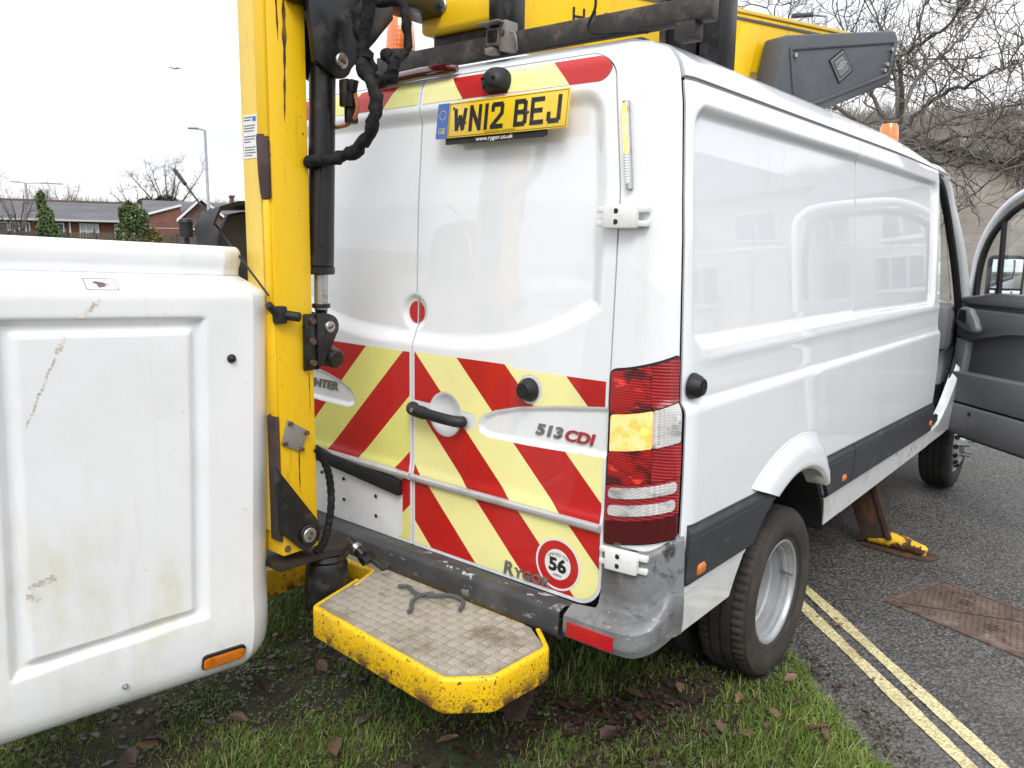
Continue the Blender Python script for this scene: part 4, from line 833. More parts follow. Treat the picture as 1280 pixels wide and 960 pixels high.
# hoses
def bumpy(pts, r, n, amp, name, m_, par, seed=1):
    rr = random.Random(seed); p = bez(pts, n); p = [q + Vector((rr.uniform(-amp, amp), rr.uniform(-amp, amp), rr.uniform(-amp, amp))) for q in p]
    mb = MB(); mb.tube(p, [r * rr.uniform(.82, 1.22) for _ in p], 12); return mb.build(name, m_, par, 60)
bumpy([(.20, -.33, 2.26), (.164, -.33, 2.10), (.160, -.33, 2.04), (.205, -.33, 1.975), (.205, -.33, 1.905), (.158, -.33, 1.845), (.085, -.35, 1.808), (.02, -.40, 1.795), (-.03, -.395, 1.80), (-.09, -.37, 1.84)], .0175, 7, .004, 'hose_sleeve', hosem, lift, 3)
bumpy([(.10, -.30, 2.20), (.120, -.30, 2.13), (.146, -.30, 2.06), (.175, -.30, 2.012), (.222, -.29, 2.015), (.232, -.28, 2.055), (.205, -.29, 2.08)], .0165, 6, .004, 'hose_sleeve', hosem, lift, 5)
bumpy([(.10, -.22, 2.24), (.19, -.22, 2.23), (.215, -.22, 2.17), (.215, -.22, 2.10), (.21, -.26, 2.06)], .012, 5, .002, 'hose', hosem, lift, 7)
bumpy([(-.02, -.10, 2.34), (.05, -.20, 2.30), (.09, -.25, 2.25), (.11, -.28, 2.20)], .012, 5, .002, 'hose', hosem, lift, 8)
m = MB(); m.box((.075, -.315, 1.985), (.035, .04, .075), .006); m.box((.07, -.30, 1.93), (.025, .035, .05), .006); m.tube([(.09, -.31, 1.99), (.10, -.31, 2.02)], .012, 8); PL('valve_block', m, black_s)
m = MB(); m.tube(bez([(.095, -.305, 1.985), (.097, -.30, 1.94), (.06, -.30, 1.907), (-.01, -.30, 1.90)], 6), .006, 8); PL('hose', m, orangeh)
m = MB(); m.tube(bez([(.0, -.40, .96), (.0, -.378, .93), (.0, -.352, .86), (.0, -.348, .76), (.0, -.375, .66), (.0, -.41, .63)], 8), [.0105 if i % 2 else .0125 for i in range(41)], 10); PL('hose', m, hosem)
# lower link, pivot, base
LK = [(-.552, .935), (-.415, .745)] + [(-.452 + .048 * math.cos(a), .706 + .048 * math.sin(a)) for a in np.linspace(.7, -2.0, 9)] + [(-.552, .745)]
m = MB(); m.prism(LK, lambda u, v, d: Vector((d, u, v)), .002, .020, .003); lk = PL('lower_link', m, black_s)
MB().cyl((.0, -.452, .706), (.030, -.452, .706), .031, n=28, bev=.003).build('link_boss', black_s, lk); MB().cyl((.02, -.452, .706), (.034, -.452, .706), .023, n=24, bev=.002).build('link_pin', steel, lk)
for q in (.007, -.007): MB().cyl((.034, -.452 + q * .4, .706 + q), (.038, -.452 + q * .4, .706 + q), .0055, .005, 8).build('pin_bolt', boltm, lk)
for y, z in ((-.43, .745), (-.51, .672)): MB().cyl((.0, y, z), (.006, y, z), .011, .009, 8).build('mast_bolt', boltm, mast)
darkst = mat('oily_dark_steel', (.016, .012, .010), .55, layers=(dict(c=(.035, .022, .016), s=15, lo=.45, hi=.7, d=7),))
m = MB(); m.prism([(-.20, -.54), (.004, -.54), (.004, -.39), (.03, -.33), (.0, -.27), (-.12, -.25), (-.20, -.30)], lambda u, v, d: Vector((u, v, d)), .606, .628, .004); PL('pivot_base', m, darkst)
m = MB(); m.lathe([(.60, .0), (.60, .062), (.585, .068), (.575, .060), (.56, .066), (.53, .068), (.50, .07), (.47, .072), (.42, .072), (.42, .0)], (-.045, -.335, 0), 'Z', 32); m.bm.verts.ensure_lookup_table(); PL('pivot_column', m, black_s)
m = MB(); m.cyl((-.06, -.235, .605), (.005, -.225, .565), .018, n=14, bev=.003); m.box((.01, -.215, .555), (.035, .05, .025), .003, Matrix.Rotation(.6, 3, 'Y')); m.tube([(.03, -.21, .55), (.07, -.20, .53), (.09, -.19, .54)], .008, 8); PL('hydraulic_valve', m, black_s)
MB().cyl((-.035, -.232, .59), (-.020, -.229, .58), .020, n=16, bev=.002).build('valve_collar', steel, lift)

# beacons and camera
def beacon(name, label, loc, r, h, base=.04):
    b = thing(name, label, 'beacon', loc, 'orange roof beacons'); x, y, z = loc
    m = MB(); m.lathe([(0, 0), (0, r * 1.15), (base * .5, r * 1.12), (base, r * 1.0), (base, 0)], loc, 'Z', 28); m.build('beacon_base', black_p, b)
    m = MB(); m.lathe([(base + .0005, r * .96), (base + h * .5, r * .90), (base + h * .85, r * .80), (base + h * .96, r * .66), (base + h, .0)], loc, 'Z', 32); m.build('beacon_dome', beaconm, b); return b
beacon('warning_beacon', 'orange beacon with black base behind the hydraulic hoses at the rear of the roof', (-.300, .235, 2.160), .056, .118, .085)
beacon('warning_beacon', 'small square-shouldered orange beacon on the front of the white van roof', (.62, 3.03, 2.075), .058, .165, .03)
cc = thing('reversing_camera', 'small black camera in a grey metal bracket on the black roof beam', 'camera', (.275, .10, 2.15))
m = MB(); m.box((.262, .112, 2.19), (.052, .05, .048), .004); m.build('camera_body', zinc, cc)
m = MB(); m.box((.262, .085, 2.19), (.036, .006, .034), .002); m.build('camera_face', gasket, cc); MB().cyl((.262, .083, 2.188), (.262, .079, 2.188), .009, n=16).build('lens', glass, cc)
m = MB(); m.box((.306, .11, 2.187), (.028, .055, .085), .003); m.box((.268, .098, 2.224), (.085, .085, .005), .001); m.box((.252, .10, 2.150), (.03, .04, .018), .002); m.build('bracket', zinc, cc)
MB().cyl((.306, .082, 2.195), (.306, .076, 2.195), .009, n=12).build('bracket_screw', boltm, cc)
m = MB(); m.tube(bez([(.315, .10, 2.20), (.338, .10, 2.19), (.346, .10, 2.165), (.34, .11, 2.145)], 6), .0025, 6); m.build('camera_cable', zinc, cc)

# ------------------------------------------------------------------ work bucket
yaw = R(12); uU = Vector((-math.sin(yaw), -math.cos(yaw), 0)); uN = Vector((math.cos(yaw), -math.sin(yaw), 0)); K0 = Vector((.012, -.522, 0)); LU, DN = .94, .64
bucket = thing('work_bucket', 'large white fibreglass work bucket hanging beside the yellow mast', 'bucket', (-.38, -.90, .34))
PRF = [(1.36, .170), (1.50, .150), (1.562, .128), (1.574, .116), (1.579, .104), (1.577, .092), (1.566, .083), (1.548, .081), (1.532, .084), (1.518, .089), (1.500, .090), (1.494, .086), (1.436, .012), (1.428, .004), (1.418, 0), (1.38, 0), (1.2, .006), (.9, .016), (.60, .026), (.48, .026), (.42, .029), (.372, .036), (.338, .052), (.318, .076), (.309, .11), (.306, .15), (.305, .20)]
PRF0 = PRF; PRF = [(p.x, p.y) for p in bez([(a, b, 0) for a, b in PRF0], 4)]; PZ, PI = np.array(PRF).T; TOP = int(np.argmax(PZ[:40])); PZ = PZ - .028 * np.clip((PZ - 1.43) / .07, 0, 1)
PLEN = np.concatenate([[0], np.cumsum(np.hypot(np.diff(PZ), np.diff(PI)))]); 
CR = .072
def bucket_P(s, l, ins=0.):
    """s along the rim starting at the far right corner of the near face, l along the profile"""
    z = np.interp(l, PLEN, PZ); i = np.interp(l, PLEN, PI); a, b = LU - 2 * CR, DN - 2 * CR; c = CR * math.pi / 2
    per = 2 * (a + b) + 4 * c; s = np.mod(s, per); u = np.zeros_like(s); d = np.zeros_like(s); nu = np.zeros_like(s); nd = np.zeros_like(s)
    cur = 0
    for k, (ln, kind) in enumerate(((a, 0), (c, 1), (b, 2), (c, 3), (a, 4), (c, 5), (b, 6), (c, 7))):
        w = (s >= cur) & (s <= cur + ln + 1e-9); q = s[w] - cur; cur += ln
        if kind == 0: u[w] = CR + q; d[w] = 0; nu[w] = 0; nd[w] = 1
        elif kind == 2: u[w] = LU; d[w] = -CR - q; nu[w] = 1
        elif kind == 4: u[w] = LU - CR - q; d[w] = -DN; nd[w] = -1
        elif kind == 6: u[w] = 0; d[w] = -DN + CR + q; nu[w] = -1
        else:
            t = q / CR; cx, cy, p = {1: (LU - CR, -CR, math.pi / 2), 3: (LU - CR, -DN + CR, 0), 5: (CR, -DN + CR, -math.pi / 2), 7: (CR, -CR, -math.pi)}[kind]
            ang = p - t; nu[w] = np.cos(ang); nd[w] = np.sin(ang); fr = t / (math.pi / 2); pa, pb = (math.cos(p), math.sin(p)), (math.cos(p - math.pi / 2), math.sin(p - math.pi / 2)); cu_, cd_ = pa[0] * (1 - fr) + pb[0] * fr, pa[1] * (1 - fr) + pb[1] * fr; u[w] = cx + CR * (.35 * nu[w] + .65 * cu_); d[w] = cy + CR * (.35 * nd[w] + .65 * cd_)
    iu = i * np.where(z > 1.40, .62, 1); u = LU / 2 + (u - LU / 2) * (1 - iu / (LU / 2)); d = -DN / 2 + (d + DN / 2) * (1 - i / (DN / 2))
    face = nd > .999
    g_o = sd_poly(u, z, [(.205, 1.362), (.675, 1.362), (.705, .498), (.226, .522)]); g_i = sd_poly(u, z, [(.236, 1.332), (.643, 1.332), (.668, .526), (.258, .546)])
    dep = -.020 * sstep(0, .016, g_o + .004) + .017 * sstep(-.004, .008, g_i)
    d = np.where(face & (z < 1.41), d + dep, d)
    d = d + nd * ins; u = u + nu * ins
    zz = z + .05 * u * (z - .75) / 1.0
    return np.stack([K0.x + uU.x * u + uN.x * d, K0.y + uU.y * u + uN.y * d, zz], -1)
PER = 2 * (LU + DN - 4 * CR) + 2 * math.pi * CR
ss = np.concatenate([np.linspace(0, LU - 2 * CR, 120), np.linspace(LU - 2 * CR, PER, 110)[1:]])
llv = np.unique(np.concatenate([PLEN, np.linspace(PLEN[56], PLEN[80], 130), np.linspace(PLEN[0], PLEN[-1], 60)]))
skin_mesh('bucket_shell', ss, llv, lambda s, l, i: bucket_P(s, l), fibre, bucket, angle=70)
m = MB(); m.add([bucket_P(np.array([s]), np.array([PLEN[-1]]))[0] for s in np.linspace(0, PER, 80)[:-1]], [list(range(79))]); m.build('bucket_floor', fibre, bucket)
lz = lambda z: float(np.interp(-z, -PZ[28:], PLEN[28:]))
def bpt(u, z, off): return Vector(bucket_P(np.array([u - CR]), np.array([lz(z)]), off)[0])
for u, z, r in ((.133, 1.252, .0125), (.45, .392, .008)):
    c = bpt(u, z, 0); m = MB(); m.tube([c, c + uN * .004, c + uN * .010, c + uN * .013], [r, r * .95, r * .6, r * .2], 16); m.build('dome_bolt', black_p if u < .2 else zinc, bucket)
# side marker on the lower edge
def bpatch(name, u0, u1, l0, l1, off, m_, par, nu=10, nl=6, rim=.012, mask=None, skew=0):
    return skin_mesh(name, np.linspace(u0 - CR, u1 - CR, nu), np.linspace(l0, l1, nl), lambda s, l, i: bucket_P(s, l + skew * (s + CR - u0), off - i * 1.0), m_, par, mask, rim)
l_ = lz(.385)
sk = bpatch('side_marker', .100, .232, l_ - .024, l_ + .022, .010, gasket, bucket, 12, 8, .02, lambda s, l: sd_rrect(s, l, .100 - CR, .232 - CR, l_ - .024, l_ + .022, .012))
bpatch('amber_reflector', .103, .229, l_ - .016, l_ + .019, .013, amber, sk, 12, 8, .006, lambda s, l: sd_rrect(s, l, .103 - CR, .229 - CR, l_ - .016, l_ + .019, .010))
bpatch('amber_lens', .143, .186, l_ - .012, l_ + .015, .0145, amberm, sk, 6, 6, .004)
# hand-warning sticker on the sloping shoulder
l0, l1 = PLEN[48] - .058, PLEN[48] + .004
st = bpatch('hand_sticker', .402, .478, l0, l1, .0012, greylogo, bucket, 24, 20, .002, lambda s, l: sd_rrect(s, l, .402 - CR, .478 - CR, l0, l1, .006))
bpatch('sticker_field', .4045, .4755, l0 + .0042, l1 - .0042, .0022, paper, st, 24, 20, .001, lambda s, l: sd_rrect(s, l, .4045 - CR, .4755 - CR, l0 + .0042, l1 - .0042, .005))
purple = mat('purple_print', (.12, .075, .11), .5); pink = mat('pink_print', (.62, .48, .58), .5)
lm = (l0 + l1) / 2; us = .438
def hand(s, l):
    x = -(s + CR - us); y = -(l - lm); t = sd_caps(x, y, -.012, .008, .004, .003, .007)
    for k in range(4): t = np.maximum(t, sd_caps(x, y, -.010 + k * .0045, -.002, -.008 + k * .005, -.017 + k * .002, .0021))
    return np.maximum(t, sd_caps(x, y, .004, .006, .014, -.004, .0028))
bpatch('hand_print', .40, .48, l0, l1, .0024, purple, st, 60, 50, .0005, hand)
bpatch('arc_print', .41, .475, l0, l1, .0024, pink, st, 60, 50, .0005, lambda s, l: AND(.0015 - np.abs(np.hypot(s + CR - us, (l - lm - .004) * 1.2) - .026), lm - .008 - l))
# scuff marks
for (u0, za, u1, zb_, w) in ((.455, 1.405, .505, 1.362, .006), (.535, 1.315, .552, 1.288, .006), (.56, 1.27, .63, 1.12, .003), (.60, .735, .655, .722, .008), (.645, .690, .66, .700, .009)):
    la, lb = lz(za), lz(zb_)
    def msk(s, l, u0=u0, u1=u1, la=la, lb=lb, w=w): return sd_caps(s + CR, l, u0, la, u1, lb, w) - .004 * np.sin(s * 400 + l * 210) * np.sin(l * 330 - s * 120) - .0015
    bpatch('scuff_mark', min(u0, u1) - .02, max(u0, u1) + .02, min(la, lb) - .02, max(la, lb) + .02, .0006, scuff, bucket, 40, 50, 0, msk)
# controls on the far rim
ctl = thing('control_hood', 'black moulded hood over the controls on the far rim of the white bucket', 'control cover', (-.36, -.47, 1.48))
arc = [(-.575, 1.56), (-.585, 1.62), (-.560, 1.668), (-.50, 1.686), (-.42, 1.690), (-.36, 1.668), (-.335, 1.60), (-.335, 1.45)]
def shell(mb, X0, X1, th=.012):
    n = len(arc); V = []
    for X, k in ((X0, 1.0), (X1, 1.02)):
        for (y, z) in arc: V.append((X, y * k + (.0 if k == 1 else .01), z if k == 1 else z - .015))
    mb.add(V, [[i, i + 1, n + i + 1, n + i] for i in range(n - 1)]); V2 = [(x, y * .975 - .0115, z - th) for x, y, z in V]; mb.add(V2, [[i, n + i, n + i + 1, i + 1] for i in range(n - 1)])
    mb.add([V[i] for i in range(n)] + [V2[i] for i in range(n)], [[i, n + i, n + i + 1, i + 1] for i in range(n - 1)])
m = MB(); shell(m, -.20, -.30); m.build('hood_shell', black_p, ctl, 60)
olive = mat('dusty_dark_panel', (.05, .048, .042), .6, layers=(dict(c=(.085, .08, .07), s=12, lo=.45, hi=.7),))
m = MB(); m.prism([(-.560, 1.44), (-.520, 1.60), (-.490, 1.648), (-.43, 1.660), (-.365, 1.648), (-.34, 1.60), (-.34, 1.44)], lambda u, v, d: Vector((d, u, v)), -.30, -.26, .010); m.build('control_panel', olive, ctl)
kn = thing('stop_button', 'black mushroom push button standing on the far rim of the white bucket', 'button', (-.35, -.58, 1.55))
m = MB(); m.lathe([(.0, .008), (.03, .008), (.034, .020), (.050, .021), (.066, .019), (.078, .022), (.086, .018), (.090, .004)], (-.35, -.585, 1.545), 'Z', 20); m.build('button_body', black_p, kn)
ant = thing('whip_antenna', 'thin black whip aerial leaning in front of the yellow mast above the bucket rim', 'antenna', (.02, -.56, 1.42))
a0, a1 = Vector((.018, -.557, 1.425)), Vector((-.447, -.56, 1.781))
m = MB(); m.tube([a0, a0.lerp(a1, .88)], [.0032, .0028], 8); m.build('whip', gasket, ant); m = MB(); m.tube([a0.lerp(a1, .87), a0.lerp(a1, .99), a1], [.0055, .0060, .004], 10); m.build('whip_tip', gasket, ant)
m = MB(); m.box((.006, -.515, 1.368), (.03, .035, .05), .006); m.cyl((.0, -.505, 1.368), (.045, -.475, 1.362), .014, n=14, bev=.002); m.cyl((.012, -.53, 1.372), (.02, -.56, 1.40), .011, n=10); m.build('aerial_clamp', black_p, ant)

# ------------------------------------------------------------------ rear step
stp = thing('rear_step', 'yellow rust-flecked step with an aluminium tread plate below the rear bumper', 'step', (.30, -.30, .41))
SP = [(.073, -.466), (.640, -.504), (.727, -.419), (.739, -.215), (.640, -.150), (-.42, -.142), (-.42, -.45), (-.26, -.45), (-.26, -.178), (.002, -.173)]
m = MB(); m.prism(SP, lambda u, v, d: Vector((u, v, d)), .494, .499); m.build('tread_plate', tread, stp)
def skirt(pts, h, th=.006, out=.012):
    mb = MB()
    for k in range(len(pts) - 1):
        pass
    n = len(pts); Pp = [Vector((x, y, 0)) for x, y in pts]; N2 = []
    for i in range(n):
        d0 = (Pp[min(i + 1, n - 1)] - Pp[max(i - 1, 0)]).normalized(); N2.append(Vector((d0.y, -d0.x, 0)))
    prof = [(-.004, .4950), (-.0035, .5000), (.002, .5012), (.007, .500), (.011, .496), (.0125, .489), (.0125, .5 - h + .006), (.010, .5 - h), (.004, .5 - h), (.004, .47)]
    V = [Pp[i] + N2[i] * o * (1.0) + Vector((0, 0, z)) for i in range(n) for o, z in prof]; mm = len(prof)
    mb.add(V, [[i * mm + j, i * mm + j + 1, (i + 1) * mm + j + 1, (i + 1) * mm + j] for i in range(n - 1) for j in range(mm - 1)]); return mb
def dens(pts, r=.012):
    out = [pts[0]]
    for a, b, c in zip(pts[:-2], pts[1:-1], pts[2:]):
        a, b, c = Vector(a), Vector(b), Vector(c); p = b + (a - b).normalized() * r; q = b + (c - b).normalized() * r
        for t in (0, .33, .67, 1): out.append(tuple(p * (1 - t) ** 2 + b * 2 * t * (1 - t) + q * t * t))
    return out + [pts[-1]]
skirt(dens([(.018, -.26), (.073, -.468), (.641, -.506), (.729, -.420), (.741, -.213), (.66, -.145)]), .094).build('step_frame', yellow_rust, stp, 50)
skirt(dens([(-.42, -.14), (-.42, -.45), (-.262, -.45), (-.262, -.18)]), .094).build('step_frame', yellow_rust, stp, 50)
skirt(dens([(-.26, -.179), (.001, -.174), (.05, -.30)][::1]), .06).build('notch_edge', yellow_rust, stp, 50)
m = MB(); m.box((.08, -.12, .445), (1.0, .05, .05), .004); m.box((.45, .1, .43), (.06, .5, .05), .004); m.box((-.1, .1, .43), (.06, .5, .05), .004); m.build('step_arm', yellow_rust, stp)
m = MB(); m.prism([(.56, .36), (.70, .36), (.66, .24), (.60, .22)], lambda u, v, d: Vector((u, d, v)), -.21, -.19, .003); m.build('mud_flap_bracket', rusty, stp)
# five-bar tread pattern
def inpoly(x, y): return sd_poly(np.array([x]), np.array([y]), SP)[0] > .012
BV, BF = [], []
pitch = .0335
for i in range(-14, 25):
    for j in range(-17, -3):
        cx, cy = i * pitch + .004, j * pitch + .003
        if not inpoly(cx, cy): continue
        hz = (i + j) % 2
        for k in (-1.5, -.5, .5, 1.5):
            w, l, o = .0014, .0140 if abs(k) < 1 else .0115, k * .0078
            c = (cx, cy + o) if hz else (cx + o, cy); hx, hy = (l, w) if hz else (w, l)
            b = len(BV); z0, z1 = .499, .5014
            BV += [(c[0] - hx, c[1] - hy, z0), (c[0] + hx, c[1] - hy, z0), (c[0] + hx, c[1] + hy, z0), (c[0] - hx, c[1] + hy, z0), (c[0] - hx * .8, c[1] - hy * .4, z1), (c[0] + hx * .8, c[1] - hy * .4, z1), (c[0] + hx * .8, c[1] + hy * .4, z1), (c[0] - hx * .8, c[1] + hy * .4, z1)]
            BF += [[b + 4, b + 5, b + 6, b + 7], [b, b + 1, b + 5, b + 4], [b + 1, b + 2, b + 6, b + 5], [b + 2, b + 3, b + 7, b + 6], [b + 3, b, b + 4, b + 7]]
tag(pymesh('tread_bars', BV, BF, treadbar, stp, None), kind='stuff')
rope = thing('rope', 'short knotted length of grey rope lying on the tread plate of the step', 'rope', (.25, -.25, .50))
m = MB(); m.tube(bez([(.170, -.226, .510), (.195, -.208, .510), (.225, -.222, .516), (.265, -.228, .512), (.305, -.205, .512), (.345, -.170, .513), (.385, -.165, .51), (.41, -.185, .508), (.425, -.215, .508)], 7), .0062, 8); m.build('rope_strand', ropem, rope)
m = MB(); m.tube(bez([(.30, -.20, .516), (.28, -.235, .516), (.285, -.275, .511), (.315, -.305, .509), (.322, -.325, .508)], 7), .006, 8); m.build('rope_strand', ropem, rope)

# ------------------------------------------------------------------ outrigger
leg = thing('stabiliser_leg', 'rusty black and yellow stabiliser leg planted on the asphalt beside the van', 'stabiliser', (.95, 2.62, 0))
m = MB(); m.prism([(.62, .50), (.77, .50), (.94, .07), (.80, .035)], lambda u, v, d: Vector((u, d, v)), 2.57, 2.66, .008); m.build('leg_tube', rusty, leg)
yr2 = mat('chipped_yellow_steel', (.78, .48, .02), .5, layers=(dict(c=(.06, .03, .018), s=11, lo=.50, hi=.56, d=9, ro=.9), dict(c=(.16, .06, .02), s=24, lo=.55, hi=.62, d=6, ro=.9)), bump=dict(s=60, k=.4, h=.003))
m = MB(); m.tube(bez([(.83, 2.615, .055), (.92, 2.615, .052), (1.02, 2.61, .043), (1.12, 2.60, .030)], 6), [.040] * 7 + [.040] * 6 + [.034] * 5 + [.022], 14); m.build('foot_arm', yr2, leg)
m = MB(); m.prism([(1.0, 2.52), (1.10, 2.53), (1.165, 2.575), (1.17, 2.63), (1.10, 2.69), (.98, 2.70), (.80, 2.68), (.80, 2.56)], lambda u, v, d: Vector((u, v, d)), .0, .012, .003); m.build('foot_plate', rusty, leg)
m = MB(); m.box((.87, 2.565, .25), (.03, .012, .40), .003, Matrix.Rotation(R(-21), 3, 'Y')); m.build('leg_flange', brown_edge, leg)

# ------------------------------------------------------------------ ground
from mathutils import noise as mn
E0, ED, EN = np.array([1.21, .90]), np.array([.741, -.671]), np.array([.671, .741])
soil = mat('damp_soil', (.028, .020, .013), .9, layers=(dict(c=(.055, .040, .026), s=7, lo=.42, hi=.7, d=9), dict(c=(.030, .045, .012), s=3.2, lo=.45, hi=.62, d=7, f=.8)), bump=[dict(s=25, k=.8, h=.02, d=8), dict(s=160, k=.5, h=.004)])
turf = mat('distant_turf', (.06, .09, .025), .9, layers=(dict(c=(.045, .05, .02), s=.6, lo=.4, hi=.7, d=9), dict(c=(.09, .085, .045), s=3, lo=.5, hi=.75, d=8)), bump=dict(s=8, k=.6, h=.05, d=8))
asph = mat('worn_asphalt', (.118, .115, .110), .62, layers=(
    dict(c=(.075, .073, .070), s=1.3, lo=.40, hi=.68, d=8, ro=.5), dict(c=(.105, .10, .092), s=2.6, lo=.52, hi=.75, d=8, f=.6),
    dict(kind='vor', out='Color', c=(.22, .212, .20), s=75, lo=.45, hi=.95, f=.75), dict(kind='vor', c=(.024, .023, .022), s=75, lo=.40, hi=.64, f=.8), dict(c=(.16, .15, .135), s=.9, off=(8, 3, 0), lo=.45, hi=.7, d=7, f=.5),
    dict(c=(.045, .055, .03), s=3.4, off=(5, 2, 0), lo=.60, hi=.75, d=9, f=.5), dict(c=(.26, .25, .23), s=230, lo=.72, hi=.78, d=2, f=.6)),
    bump=[dict(kind='vor', s=75, k=.8, h=.007), dict(s=280, k=.4, h=.002), dict(s=3, k=.3, h=.03)])
yline = mat('worn_yellow_road_paint', (.70, .61, .32), .6, layers=(
    dict(c=(.74, .67, .42), s=18, lo=.4, hi=.7, d=7), dict(c=(.40, .33, .16), s=5, lo=.45, hi=.7, d=8, f=.8), dict(c=(.075, .07, .065), s=22, lo=.575, hi=.64, d=10, r=.72), dict(kind='vor', c=(.20, .17, .09), s=75, lo=.48, hi=.66, f=.4)), bump=[dict(kind='vor', s=95, k=.7, h=.005), dict(s=200, k=.4, h=.002)])
rustplate = mat('rusty_cast_iron', (.105, .070, .052), .7, layers=(dict(c=(.17, .125, .10), s=6, lo=.40, hi=.7, d=8), dict(c=(.06, .035, .025), s=18, lo=.5, hi=.7, d=7), dict(c=(.24, .22, .19), s=9, off=(2, 0, 0), lo=.60, hi=.72, d=8, f=.7)), bump=dict(s=120, k=.5, h=.003))
def quad(name, pts, z, m, kind='structure'):
    return tag(pymesh(name, [(x, y, z) for x, y in pts], [list(range(len(pts)))], m, None, None), kind=kind)
quad('ground', [(-900, -900), (900, -900), (900, 900), (-900, 900)], -.06, turf)
def EP(s, d): return tuple(E0 + ED * s + EN * d)
quad('road', [EP(-90, -1.2), EP(90, -1.2), EP(90, 6.9), EP(-90, 6.9)], 0, asph)
pave = mat('grey_pavement', (.16, .155, .15), .8, layers=(dict(c=(.11, .105, .10), s=2, lo=.4, hi=.7, d=8),), bump=dict(s=60, k=.3, h=.004))
m = MB(); m.prism([EP(-90, 6.9), EP(90, 6.9), EP(90, 8.7), EP(-90, 8.7)], lambda u, v, d: Vector((u, v, d)), -.05, .11); tag(m.build('pavement', pave), kind='structure')
def vnoise(x, y, s, o=0.): return np.array([mn.noise((a * s + o, b * s - o, o * 1.7)) for a, b in zip(np.ravel(x), np.ravel(y))]).reshape(np.shape(x))
def edge_d(x, y):
    return (x - E0[0]) * EN[0] + (y - E0[1]) * EN[1]
def verge_h(x, y):
    d = edge_d(x, y) - .05 * vnoise(x, y, 2.1, 3.3) - .03 * vnoise(x, y, 9, 1.1)
    h = .042 * np.exp(-((np.abs(x) - .85) / .30) ** 2 - ((y - .85) / .30) ** 2) * sstep(.03, -.07, d) + .030 * sstep(.03, -.10, d) - .02 + .022 * vnoise(x, y, 1.3, 7.7) * sstep(.05, -.5, d) + .012 * vnoise(x, y, 6, 2.2) * sstep(.0, -.15, d); return np.where(d > .03, -.03, h), d
def sheet(name, X, Y, m, kind):
    xx, yy = np.meshgrid(X, Y, indexing='ij'); h, d = verge_h(xx, yy)
    # keep level under the wheel that stands on the grass
    nu, nv = xx.shape; i = np.arange(nu * nv).reshape(nu, nv); F = np.stack([i[:-1, :-1], i[1:, :-1], i[1:, 1:], i[:-1, 1:]], -1).reshape(-1, 4)
    V = np.stack([xx.ravel(), yy.ravel(), h.ravel()], -1); k = (h.ravel()[F] > -.029).any(1); return tag(pymesh(name, V, F[k], m, None, 180), kind=kind)
vx = np.concatenate([ar(-40, -6, 2.), ar(-6, -1.5, .12), ar(-1.5, 2.0, .03), ar(2.0, 6, .12), ar(6, 42, 2)]); vy = np.concatenate([ar(-40, -6, 2.), ar(-6, -1.2, .12), ar(-1.2, 2.4, .03), ar(2.4, 6, .12), ar(6, 42, 2)])
sheet('verge', vx, vy, soil, 'structure')
